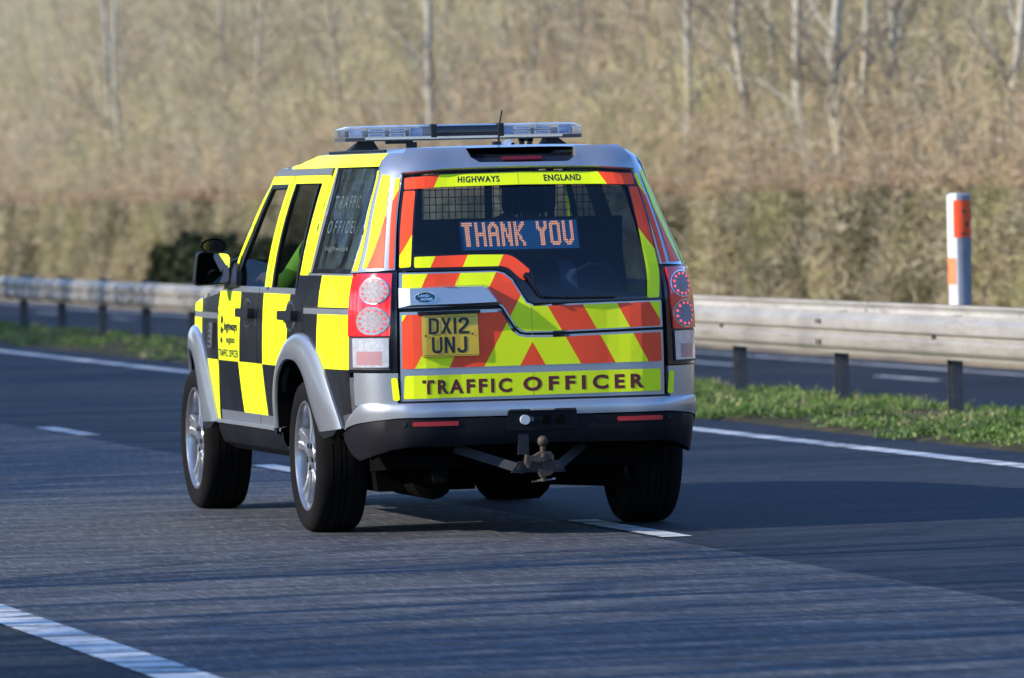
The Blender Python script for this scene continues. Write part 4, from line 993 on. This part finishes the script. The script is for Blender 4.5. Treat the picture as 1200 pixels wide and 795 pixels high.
panel(mb, [(-.655, .640), (-.655, .656), (.655, .656), (.655, .640)], M_PLAS, .030, depth=.04, su=.2)
bump = mb.build("rear_bumper", car, smooth=40, recalc=True)
for sd in (1, -1):
    mb = MB(); panel(mb, rounded([(.602, .558), (.390, .558), (.390, .537), (.602, .537)], .008), simple('bumper_reflector', (.40, .016, .014), .3, var=.1), .056, side=sd, depth=.01, su=.1, sz=.1); mb.build("reflector", bump)
    mb = MB(); panel(mb, rounded([(.684, .768), (.663, .768), (.655, .660), (.679, .660)], .01), M_YEL, .009, side=sd, depth=0, su=.1); mb.build("reflective_tape", bump)
    mb = MB(); panel(mb, ell(.634, .548, .010, .010, 12), M_PLAS, .055, side=sd, depth=.01); mb.build("parking_sensor", bump)
mb = MB(); panel(mb, rounded([(.150, .602), (-.185, .602), (-.185, .505), (.150, .505)], .012), M_BUMP, .058, depth=.02); panel(mb, rounded([(.142, .606), (-.178, .606), (-.178, .597), (.142, .597)], .003), M_STEEL, .066, depth=.02)
panel(mb, rounded([(.045, .607), (-.075, .607), (-.075, .600), (.045, .600)], .002), M_CHR, .070, depth=.006)
sk = mb.build("tow_socket_panel", bump, smooth=0)
mb = MB(); panel(mb, ell(.070, .556, .023, .023, 20)+[], simple("pale_socket_cap", (.42, .46, .48), .5), .078, depth=.02); panel(mb, [(.046, .568), (.028, .568), (.028, .548), (.046, .548)], M_GPLA, .076, depth=.02); mb.build("tow_socket", sk, smooth=0)
mb = MB(); panel(mb, ell(-.035, .555, .022, .022, 20), M_WELL, .072, depth=.02); panel(mb, ell(-.105, .553, .022, .022, 20), M_WELL, .072, depth=.02); mb.build("tow_socket", sk, smooth=0)

# ---- tow bar
mb = MB(); c = Vector((-.005, -1.22, .455))
prof_s = [(.001, .026)]+[(.026*math.sin(R_(a)), .026*math.cos(R_(a))) for a in range(15, 160, 12)]+[(.014, -.028), (.013, -.05), (.024, -.056), (.026, -.075), (.012, -.082), (.012, -.175), (.016, -.178), (.016, -.19), (.001, -.192)]
mb.lathe([(r, h) for r, h in prof_s], M_RUST, 16, 'Z', c)
tow = mb.build("tow_bar", car, smooth=45, recalc=True)
mb = MB(); mb.extrude([(c.x+.035, -1.19, c.z-.05), (c.x-.012, -1.19, c.z-.05), (c.x-.045, -1.19, c.z-.068), (c.x-.082, -1.19, c.z-.062), (c.x-.088, -1.19, c.z-.10), (c.x-.072, -1.19, c.z-.125), (c.x-.06, -1.19, c.z-.09), (c.x-.02, -1.19, c.z-.098), (c.x+.03, -1.19, c.z-.085), (c.x+.045, -1.19, c.z-.10), (c.x+.05, -1.19, c.z-.07)], (0, -.05, 0), M_RUST)
mb.extrude([(c.x-.03, -1.20, c.z-.13), (c.x+.05, -1.20, c.z-.145), (c.x+.03, -1.20, c.z-.16), (c.x-.015, -1.20, c.z-.17)], (0, -.04, 0), M_RUST); mb.tube([(c.x-.055, -1.21, c.z-.19), (c.x+.06, -1.21, c.z-.18)], .005, M_CHR, 6)
mb.build("hitch_bracket", tow, smooth=0)
mb = MB()
for sx, x1, z1 in ((-1, -.38, .425), (1, .26, .43)):
    a = Vector((c.x+sx*.075+.0, -1.14, .318)); b = Vector((x1, -.98, z1)); d = (b-a).normalized(); nrm = Vector((0, -1, 0)).cross(d).normalized()*.022
    mb.extrude([a-nrm, b-nrm, b+nrm, a+nrm], (0, .012, 0), M_STEEL)
    mb.tube([a+Vector((sx*.02, -.004, .01)), a+Vector((sx*.02, -.022, .01))], .014, M_STEEL, 6)
mb.extrude([(c.x-.14, -1.145, .305), (c.x+.13, -1.145, .305), (c.x+.10, -1.145, .36), (c.x-.10, -1.145, .36)], (0, .012, 0), M_STEEL); mb.box((c.x-.07, -1.10, .44), (.05, .05, .10), M_STEEL)
mb.build("tow_frame", tow, smooth=0)

# ---- under-body
mb = MB(); mb.extrude([(-.70, -.95, .40), (.70, -.95, .40), (.72, 3.4, .34), (-.72, 3.4, .34)], (0, 0, .16), M_WELL)
mb.extrude([(-.66, -.90, .33), (.66, -.90, .33), (.66, -.35, .30), (-.66, -.35, .30)], (0, 0, .12), M_WELL)
mb.extrude([(-.64, -.45, .205), (-.16, -.45, .205), (-.16, -.45, .23), (.20, -.45, .215), (.55, -.45, .195), (.62, -.45, .36), (-.66, -.45, .36)], (0, .25, 0), M_WELL)
for x0, x1 in ((-.98, -.62), (.62, .98)):
    for cy in (0, 2.885):
        rows = [[(x, cy+.46*math.cos(R_(a)), .37+.50*math.sin(R_(a))) for x in (x0 if x0 > 0 else x0+.15, x1 if x0 < 0 else x1-.15)] for a in range(15, 166, 10)]
        mb.grid(rows, M_WELL); xi = x1 if x0 < 0 else x0
        mb.face([(xi, cy+.46*math.cos(R_(a)), .37+.50*math.sin(R_(a))) for a in range(15, 166, 10)], M_WELL)
under = mb.build("underbody", car, smooth=0)
mb = MB(); mb.lathe([(.001, -.15), (.09, -.14), (.14, -.06), (.14, .06), (.09, .14), (.001, .15)], M_WELL, 20, 'Y', (.10, .02, .27)); mb.tube([(-.72, 0, .36), (.72, 0, .36)], .045, M_WELL, 10); mb.build("rear_axle", under, recalc=True)
mb = MB(); mb.lathe([(.001, -.10), (.13, -.10), (.17, -.06), (.20, 0), (.20, .09), (.001, .09)], M_WELL, 32, 'Z', (.10, -.15, .24)); mb.build("differential_guard", under, recalc=True)
mb = MB(); mb.tube([(-.45, -.98, .30), (-.45, -.5, .26), (-.40, .6, .28)], .04, M_WELL, 10); mb.lathe([(.001, -.35), (.10, -.33), (.10, .33), (.001, .35)], M_WELL, 16, 'Y', (-.42, -.35, .27)); mb.build("exhaust", under, recalc=True)
mb = MB()
for x in (-.62, .60):
    mb = MB(); mb.tube([(x*.7, -.75, .38), (x, -.2, .25), (x, .2, .30)], .03, M_WELL, 8); mb.build("suspension_arm", under, smooth=0)

# ---- wheels
def wheel():
    root = empty("wheel", (0, 0, 0))
    mb = MB()
    pr = [(.262, .098), (.272, .116), (.300, .1255), (.328, .1275), (.350, .121), (.363, .108), (.3705, .092), (.3735, .070)]
    for a, b in ((.056, .048), (.016, .008)): pr += [(.3745, a), (.366, a-.001), (.366, b+.001), (.3745, b)]
    pr2 = [(r, -h) for r, h in reversed(pr)]; mb.lathe(pr+pr2, M_TYRE, 64)
    mb.build("tyre", root, smooth=32, recalc=True)
    mb = MB(); mb.lathe([(.268, .100), (.2705, .108), (.268, .1135), (.258, .1135), (.252, .104), (.248, .085), (.246, .04), (.242, -.06), (.262, -.10)], M_ALLOY, 64)
    rim = mb.build("rim", root, smooth=35, recalc=True)
    mb = MB()
    for k in range(5):
        a0 = 6.28319*k/5+math.pi/2
        ca, sa = math.cos(a0), math.sin(a0)
        def P(r, t, h): return (h, r*ca-t*sa, r*sa+t*ca)
        prof_w = [(.045, .045), (.085, .040), (.13, .040), (.18, .045), (.222, .053), (.250, .064)]
        rows = []
        for r, w in prof_w:
            h = float(np.interp(r, [.045, .09, .15, .22, .25], [.084, .088, .080, .088, .098]))
            rows.append([P(r, -w, h-.045), P(r, -w, h-.010), P(r, -w*.86, h), P(r, -w*.30, h+.001), P(r, -w*.16, h-.007), P(r, w*.16, h-.007), P(r, w*.30, h+.001), P(r, w*.86, h), P(r, w, h-.010), P(r, w, h-.045)])
        mb.grid(rows, M_ALLOY)
    mb.lathe([(.072, .03), (.076, .082), (.070, .090), (.045, .092), (.040, .084), (.036, .084), (.034, .096), (.001, .099)], M_ALLOY, 32)
    for k in range(5):
        a0 = 6.28319*(k+.5)/5+math.pi/2; mb.lathe([(.013, .085), (.013, .096), (.001, .097)], M_PLAS, 8, 'X', (0, .058*math.cos(a0), .058*math.sin(a0)))
    mb.build("spokes", rim, smooth=35, recalc=True)
    mb = MB(); mb.lathe([(.001, .02), (.18, .02), (.18, -.01), (.001, -.01)], M_BRK, 40); mb.build("brake_disc", root, recalc=True)
    mb = MB(); mb.lathe([(.235, -.02), (.001, -.02)], M_WELL, 24); mb.build("hub_shield", root)
    return root
w0 = wheel()
for i, (x, y, s) in enumerate(((-.786, 0, -1), (-.786, 2.885, -1), (.786, 0, 1), (.786, 2.885, 1))):
    w = w0 if i == 0 else copy_tree(w0)
    w.parent = car; w.location = (x, y, .372); w.rotation_euler = (R_(3) if i else 0, 0, math.pi if s < 0 else 0)

# ---- light bar, aerial
lb = empty("light_bar", (0, .45, 1.937), parent=car)
mb = MB(); mb.extrude([(-.60, -.125, -.038), (.60, -.125, -.038), (.60, .125, -.038), (-.60, .125, -.038)], (0, 0, .018), M_CHR, M_GPLA); mb.box((0, -.127, -.024), (1.0, .006, .014), M_CHR); mb.build("tray", lb, smooth=0)
def bar_section(x0, x1, taper0, taper1, m):
    mb = MB(); rows = []
    for t in np.linspace(0, 1, 9):
        x = x0+(x1-x0)*t; k = 1.0
        if taper0: k = min(k, .55+.45*math.sqrt(max(0, 1-(1-min(1, (t)/.25))**2)))
        if taper1: k = min(k, .55+.45*math.sqrt(max(0, 1-(1-min(1, (1-t)/.25))**2)))
        rows.append([(x, -.130*k, -.020), (x, -.134*k, 0), (x, -.126*k, .030*k+.001), (x, -.09*k, .038*k), (x, .09*k, .038*k), (x, .126*k, .030*k), (x, .134*k, 0), (x, .130*k, -.020)])
    mb.grid(rows, m); mb.face(rows[0], m); mb.face(rows[-1][::-1], m); return mb
bar_section(-.615, -.155, True, False, M_CLR).build("lens", lb, smooth=45, recalc=True); bar_section(.19, .615, False, True, M_CLR).build("lens", lb, smooth=45, recalc=True)
bar_section(-.150, .185, False, False, M_FRIT).build("centre_panel", lb, smooth=45, recalc=True)
mb = MB()
for x in (-.152, .187): mb.box((x, 0, .008), (.030, .274, .066), M_PLAS)
mb.build("joint_band", lb, smooth=0, bevel=.004)
mb = MB()
for x in (-.44, -.335, .30, .40):
    for z in (-.008, .016): mb.box((x, -.112, z), (.082, .012, .016), M_CHR); mb.box((x, -.119, z), (.070, .006, .010), M_BLUE)
for x in (-.235, -.54, .23, .52): mb.box((x, -.09, .004), (.06, .03, .042), M_BLUE)
for x in (-.40, .38): mb.box((x, .02, .0), (.38, .14, .03), M_GPLA)
mb.build("lamp_module", lb, smooth=0)
for s in (-1, 1):
    mb = MB(); mb.extrude([(s*.50, -.05, -.038), (s*.44, -.05, -.038), (s*.40, -.05, -.098), (s*.585, -.05, -.098)], (0, .10, 0), M_STEEL); mb.build("bar_foot", lb, smooth=0)
mb = MB()
for x, w, h in ((-.27, .03, .06), (-.34, .10, .015), (.32, .07, .015), (.30, .02, .03), (.34, .02, .03)): mb.box((x, -.10, -.038-h/2), (w, .03, h), M_PLAS)
mb.tube([(-.25, -.10, -.045), (-.25, -.10, -.09)], .018, M_PLAS, 8); mb.build("fixing_clamp", lb, smooth=0)
mb = MB(); mb.tube([(.04, -.25, 1.868), (.043, -.25, 1.95), (.058, -.26, 2.035)], [.006, .004, .0035], M_PLAS, 6)
rows = []
for t in np.linspace(0, 1, 9): y = -.36+.22*t; h = .035*math.sin(math.pi*min(1, t*.75+.18))**.8; w = .032*math.sin(math.pi*min(.97, t*.8+.1))+.004; rows.append([(.085-w, y, 1.852), (.085-w*.6, y, 1.856+h*.7), (.085, y, 1.856+h), (.085+w*.6, y, 1.856+h*.7), (.085+w, y, 1.852)])
mb.grid(rows, M_SIL); mb.box((.03, -.25, 1.870), (.035, .05, .025), M_PLAS); mb.build("aerial", car, recalc=True)
mb = MB()
for sd in (1, -1): mb.tube([S(u*sd, 1.835, .004)+Vector((.045*sd, 0, .008)) for u in (1.05, 1.3, 1.6, 2.0, 2.25)], .007, M_PLAS, 6)
mb.build("roof_rail", car)

# ---- door mirrors
def wing_mirror(sd):
    root = empty("wing_mirror", (sd*-1.0, 1.80, 1.275), parent=car)
    mb = MB()
    sh = rounded([(-.105, -.088), (.082, -.082), (.100, .085), (-.082, .090)], .03, 5); rows = []
    for y, k in ((-.062, .90), (-.065, .97), (-.05, 1.0), (.0, .98), (.05, .82), (.085, .5), (.095, .1)): rows.append([(-q[0]*-sd*k if False else sd*q[0]*k, y, q[1]*k) for q in sh])
    mb.grid(rows, M_PLAS, closed=True); mb.face(rows[-1], M_PLAS); mb.build("mirror_housing", root, recalc=True)
    mb = MB(); tilt = .10
    pts = [(sd*q[0]*.88, -.078+.10*q[0]+.17*q[1], q[1]*.88) for q in sh]; mb.face(pts, M_MIRR); mg = mb.build("mirror_glass", root, smooth=0, recalc=False)
    mb = MB(); mb.extrude([(sd*.09, -.02, -.07), (sd*.155, -.02, -.085), (sd*.155, -.02, .06), (sd*.09, -.02, .03)], (0, .06, 0), M_PLAS); mb.build("mirror_arm", root, smooth=0, bevel=.008)
    mb = MB(); rows = []
    for t in np.linspace(0, 1, 7):
        r = math.sin(math.pi*.5*(1-t)); rows.append([(sd*.005+.068*r*math.cos(R_(a)), -.05+.085*t, .115+.040*r*math.sin(R_(a))) for a in range(0, 360, 20)])
    mb.grid(rows, M_PLAS, closed=True); mb.face([(sd*.005+.058*math.cos(R_(a)), -.0505, .115+.031*math.sin(R_(a))) for a in range(0, 360, 20)], M_FRIT); mb.build("spotter_mirror", root, recalc=False)
    mb = MB(); panel(mb, [(3.64, 1.165), (3.30, 1.185), (3.33, 1.26), (3.41, 1.30), (3.47, 1.285)], M_PLAS, .02, side=sd, depth=.05); o = mb.build("mirror_sail", car)
for sd in (1, -1): wing_mirror(sd)

# ---- nose furniture
mb = MB()
for k in range(3): panel(mb, [(5.75, .80+k*.055), (6.24, .80+k*.055), (6.24, .835+k*.055), (5.75, .835+k*.055)], M_CHR, .015, depth=.02); panel(mb, [(5.75, .80+k*.055), (6.24, .80+k*.055), (6.24, .835+k*.055), (5.75, .835+k*.055)], M_CHR, .015, depth=.02, side=-1)
mb.build("grille", car)
for sd in (1, -1):
    mb = MB(); panel(mb, [(5.22, .80), (5.70, .78), (5.70, .95), (5.24, .96)], M_LCLR, .008, side=sd, depth=.02); mb.build("headlight", car)
mb = MB()
for sd in (1, -1): panel(mb, [(5.25, .42), (5.22, .60), (5.6, .66), (6.24, .66), (6.24, .36), (5.6, .36)], M_BUMP, .05, side=sd, depth=.06)
mb.build("front_bumper", car)

# ---- cabin
mb = MB(); mb.extrude([(-.72, -.80, .70), (.72, -.80, .70), (.76, 2.1, .55), (-.76, 2.1, .55)], (0, 0, .03), M_IN)
mb.extrude([(-.78, 1.75, .95), (.78, 1.75, .95), (.74, 2.2, 1.12), (-.74, 2.2, 1.12)], (0, 0, .05), M_IN); mb.box((.38, 1.72, 1.08), (.36, .22, .10), M_IN)
mb.extrude([(-.60, -.78, 1.05), (.60, -.78, 1.05), (.72, -.30, 1.05), (-.72, -.30, 1.05)], (0, 0, .05), M_IN)
mb.face([(-.5, -.62, 1.795), (.5, -.62, 1.795), (.56, .6, 1.80), (-.56, .6, 1.80)], M_IN); mb.face([(-.56, .6, 1.80), (.56, .6, 1.80), (.58, 1.25, 1.735), (-.58, 1.25, 1.735)], M_IN)
mb.build("cabin_trim", car, smooth=0)
def seat(x, y, w=.5):
    mb = MB()
    mb.box((0, 0, 0), (w, .50, .16), M_SEAT); mb.box((0, -.26, .36), (w*.94, .13, .62), M_SEAT, rot=Matrix.Rotation(R_(12), 3, 'X'))
    o = mb.build("seat", car, smooth=40, bevel=.035); o.location = (x, y, .82)
    mb = MB(); mb.box((0, -.36, .80), (.27, .10, .18), M_SEAT, rot=Matrix.Rotation(R_(10), 3, 'X')); mb.tube([(-.06, -.33, .60), (-.06, -.35, .75)], .007, M_CHR, 6); mb.tube([(.06, -.33, .60), (.06, -.35, .75)], .007, M_CHR, 6)
    h = mb.build("headrest", o, smooth=40, bevel=.03)
for x, y in ((-.41, 1.05), (.41, 1.05)): seat(x, y, .46)
mb = MB(); mb.box((0, -.12, 1.08), (1.25, .14, .52), M_SEAT); mb.box((0, .15, .86), (1.25, .5, .16), M_SEAT); mb.build('rear_bench', car, smooth=40, bevel=.03)
mb = MB(); mb.lathe([(.17, -.012), (.182, 0), (.17, .012), (.158, 0), (.17, -.012)], M_PLAS, 28, 'Y', (.38, 1.52, 1.10)); mb.box((.38, 1.53, 1.10), (.30, .02, .04), M_PLAS); mb.box((.38, 1.53, 1.05), (.04, .02, .12), M_PLAS); mb.build("steering_wheel", car)
mb = MB()                                                        # load guard: a wire grid across the cabin
for x in np.arange(-.56, .57, .032): mb.tube([(x, -.22, 1.20), (x, -.22, 1.74)], .0026, M_PLAS, 4, False)
for z in np.arange(1.22, 1.74, .036): mb.tube([(-.60, -.225, z), (.60, -.225, z)], .0026, M_PLAS, 4, False)
mb.box((0, -.245, 1.36), (1.30, .02, .30), M_IN)
for x in (-.36, -.01, .30): mb.box((x, -.22, 1.45), (.035, .02, .62), M_PLAS)
mb.build("load_guard", car, smooth=0)

# ---- lit message sign behind the rear glass
sg = MB(); sy = -.875
def sp(x, z, d=0): return (x, sy-(z-1.43)*-.40-d, z)
SX0, SX1, SZ0, SZ1 = -.305, .272, 1.362, 1.502
sg.extrude([sp(SX0, SZ0), sp(SX1, SZ0), sp(SX1, SZ1), sp(SX0, SZ1)][::-1], (0, .03, 0), M_LEDB)
for x0, x1, z0, z1 in ((SX0-.012, SX1+.012, SZ1, SZ1+.012), (SX0-.012, SX1+.012, SZ0-.012, SZ0), (SX0-.012, SX0, SZ0, SZ1), (SX1, SX1+.012, SZ0, SZ1)):
    sg.extrude([sp(x0, z0, .004), sp(x1, z0, .004), sp(x1, z1, .004), sp(x0, z1, .004)][::-1], (0, .04, 0), M_PLAS)
sign = sg.build("message_sign", car, smooth=0)
GLY = {'T': "1111111 1111111 0011100 0011100 0011100 0011100 0011100 0011100 0011100 0011100 0011100 0011100",
 'H': "1100011 1100011 1100011 1100011 1100011 1111111 1111111 1100011 1100011 1100011 1100011 1100011",
 'A': "0011100 0111110 1110111 1100011 1100011 1111111 1111111 1100011 1100011 1100011 1100011 1100011",
 'N': "1100011 1110011 1110011 1111011 1111011 1101011 1101111 1101111 1100111 1100111 1100011 1100011",
 'K': "1100011 1100111 1101110 1101100 1111000 1110000 1111000 1101100 1101100 1100110 1100011 1100011",
 'Y': "1100011 1100011 1100011 1110111 0111110 0011100 0011100 0011100 0011100 0011100 0011100 0011100",
 'O': "0111110 1111111 1100011 1100011 1100011 1100011 1100011 1100011 1100011 1100011 1111111 0111110",
 'U': "1100011 1100011 1100011 1100011 1100011 1100011 1100011 1100011 1100011 1110111 0111110 0011100"}
dots = MB(); px = .00755; pz = .0097; x = -.291
for ch in "THANK  YOU":
    if ch == ' ': x += px*3.1; continue
    for r, row in enumerate(GLY[ch].split()):
        for c_, b in enumerate(row):
            if b == '1':
                cx, cz = x+c_*px, 1.4895-r*pz; h = .0028; v = .0033
                dots.face([sp(cx-h, cz-v, .0015), sp(cx+h, cz-v, .0015), sp(cx+h, cz+v, .0015), sp(cx-h, cz+v, .0015)], M_AMB)
    x += px*8.45
dots.build("sign_lettering", sign, smooth=0)

# ================================================================== PEOPLE in the front seats
m_skin = simple("skin", (.50, .29, .21), .55, var=.06); m_hivis = simple("hi_vis_jacket", (.20, .50, .05), .75, var=.12); m_hivo = simple("hi_vis_orange", (.85, .12, .02), .7, var=.1); m_trs = simple("dark_trousers", (.015, .016, .02), .85); m_hair = simple("brown_hair", (.05, .03, .018), .8)
def person(reach):
    J = [((0, .0, .0), .15), ((0, -.07, .20), .155), ((0, -.12, .40), .17), ((0, -.12, .52), .12), ((0, -.10, .60), .058), ((0, -.085, .67), .075), ((0, -.07, .75), .095), ((0, -.08, .83), .078)]
    ed = [(i, i+1) for i in range(7)]
    def chain(start, pts):
        prev = start
        for p_, r in pts: J.append((p_, r)); ed.append((prev, len(J)-1)); prev = len(J)-1
        return prev
    for s in (-1, 1):
        hz = .30 if (s < 0 or reach) else .12; hy = .34 if reach else .16; hx = s*.17 if reach else s*.20
        sill = s < 0 and not reach
        if sill: hx, hy, hz = -.355, .40, .29
        w = chain(3, [((s*.16, -.13, .49), .088), ((s*.22, -.10, .45), .075)]+([((-.31, .08, .28), .060), ((-.33, .13, .265), .056)] if sill else [((s*.27, .02, .26), .058), ((s*.25, .05, .23), .055)])+[((-.35, .33, .28) if sill else (hx*.8+s*.05, hy*.8, hz-.03), .042), ((hx, hy, hz), .034), ((hx, hy+.05, hz+.01), .036), ((hx, hy+.09, hz+.005), .028)])
        for k in range(4): chain(w, [((hx+(k-1.5)*.018, hy+.125, hz+.002), .0095), ((hx+(k-1.5)*.02, hy+.155-.006*abs(k-1.5), hz-.018), .008)])
        chain(w-1, [((hx-s*.035, hy+.07, hz+.012), .0115), ((hx-s*.05, hy+.10, hz+.0), .009)])
        chain(0, [((s*.10, .06, -.01), .10), ((s*.13, .42, .06), .075), ((s*.13, .46, .0), .068), ((s*.13, .55, -.30), .05), ((s*.13, .60, -.32), .048), ((s*.13, .70, -.34), .038)])
    me = bpy.data.meshes.new("person"); me.from_pydata([j[0] for j in J], ed, []); o = bpy.data.objects.new("person", me); col.objects.link(o)
    o.modifiers.new("skin", 'SKIN'); sk_ = me.skin_vertices[0].data
    for i, (p_, r) in enumerate(J): sk_[i].radius = (r, r*.8 if i in (1, 2, 3) else r); sk_[i].use_root = (i == 0)
    ss = o.modifiers.new("sub", 'SUBSURF'); ss.levels = 2; ss.render_levels = 2
    bpy.context.view_layer.update(); m2 = bpy.data.meshes.new_from_object(o.evaluated_get(bpy.context.evaluated_depsgraph_get())); bpy.data.objects.remove(o)
    bm = bmesh.new(); bm.from_mesh(m2); H = Vector((0, -.07, .76))
    for v in bm.verts:                                           # face: brow, nose, chin, ears
        c_ = v.co
        if c_.z > .63 and abs(c_.x) < .2:
            if c_.y > -.02:
                if abs(c_.x) < .02 and .70 < c_.z < .77: c_.y += .020*(1-abs(c_.x)/.02)
                if .775 < c_.z < .80: c_.y += .006
                if abs(abs(c_.x)-.032) < .016 and .755 < c_.z < .775: c_.y -= .008
                if .685 < c_.z < .70: c_.y -= .005
            if abs(c_.x) > .075 and abs(c_.y+.08) < .025 and .72 < c_.z < .79: c_.x *= 1.14
    bm.to_mesh(m2); bm.free()
    for m in (m_hivis, m_skin, m_trs): m2.materials.append(m)
    for p_ in m2.polygons:
        c_ = p_.center; p_.use_smooth = True
        far = (c_.y > (.31 if reach else .13) and c_.z > .06 and abs(c_.x) < .4) if (reach or c_.x > -.25) else c_.y > .36
        p_.material_index = 1 if c_.z > .575 or far else 2 if (c_.z < .10 and c_.y > -.02) else 0
    ob = bpy.data.objects.new("person", m2); col.objects.link(ob)
    mb = MB(); rows = []
    for t in range(0, 8):
        a = R_(8+t*11.5); rows.append([(.098*math.sin(a)*math.cos(R_(b)), -.085+.108*math.sin(a)*math.sin(R_(b)) - (.02 if math.sin(R_(b)) > .3 else 0), .785+.098*math.cos(a)-(.035*t/7 if math.sin(R_(b)) < .2 else -.02*t/7)) for b in range(0, 360, 18)])
    mb.grid(rows, m_hair, closed=True); mb.face(rows[0], m_hair); mb.build("hair", ob)
    mb = MB()
    for s in (-1, 1): mb.box((s*.10, .045, .36), (.05, .012, .20), m_hivo); 
    mb.build("jacket_panel", ob, smooth=0, bevel=.003)
    return ob
pa = person(False); pa.location = (-.45, 1.0, .93); tag(pa, "person in a bright green hi-vis jacket seated behind the open front passenger window", "person")
pb = person(True); pb.location = (.39, 1.0, .93); tag(pb, "person in a hi-vis jacket at the steering wheel on the far side", "person")
# ---- kit bag in the load space
mb = MB(); rows = []
for t in np.linspace(0, 1, 11):
    k = math.sin(math.pi*min(.98, max(.06, t)))**.35; rows.append([(.28+.21*(t-.5)*2, -.60+.15*k*math.cos(R_(a)), 1.20+.12*k*math.sin(R_(a))+.02*math.sin(t*9)) for a in range(0, 360, 24)])
m_bag = simple("dark_holdall", (.03, .035, .045), .8, var=.3); m_bags = simple("pale_bag_stripe", (.10, .16, .21), .6)
mb.grid(rows, m_bag, closed=True); mb.face(rows[0], m_bag); mb.face(rows[-1][::-1], m_bag)
for j in range(len(mb.f)):
    if 3*15 <= j < 5*15: mb.m[j] = mb.mi(m_bags)
bag = mb.build("kit_bag", smooth=50, recalc=True); tag(bag, "dark holdall with a pale stripe lying behind the right half of the rear window", "bag")
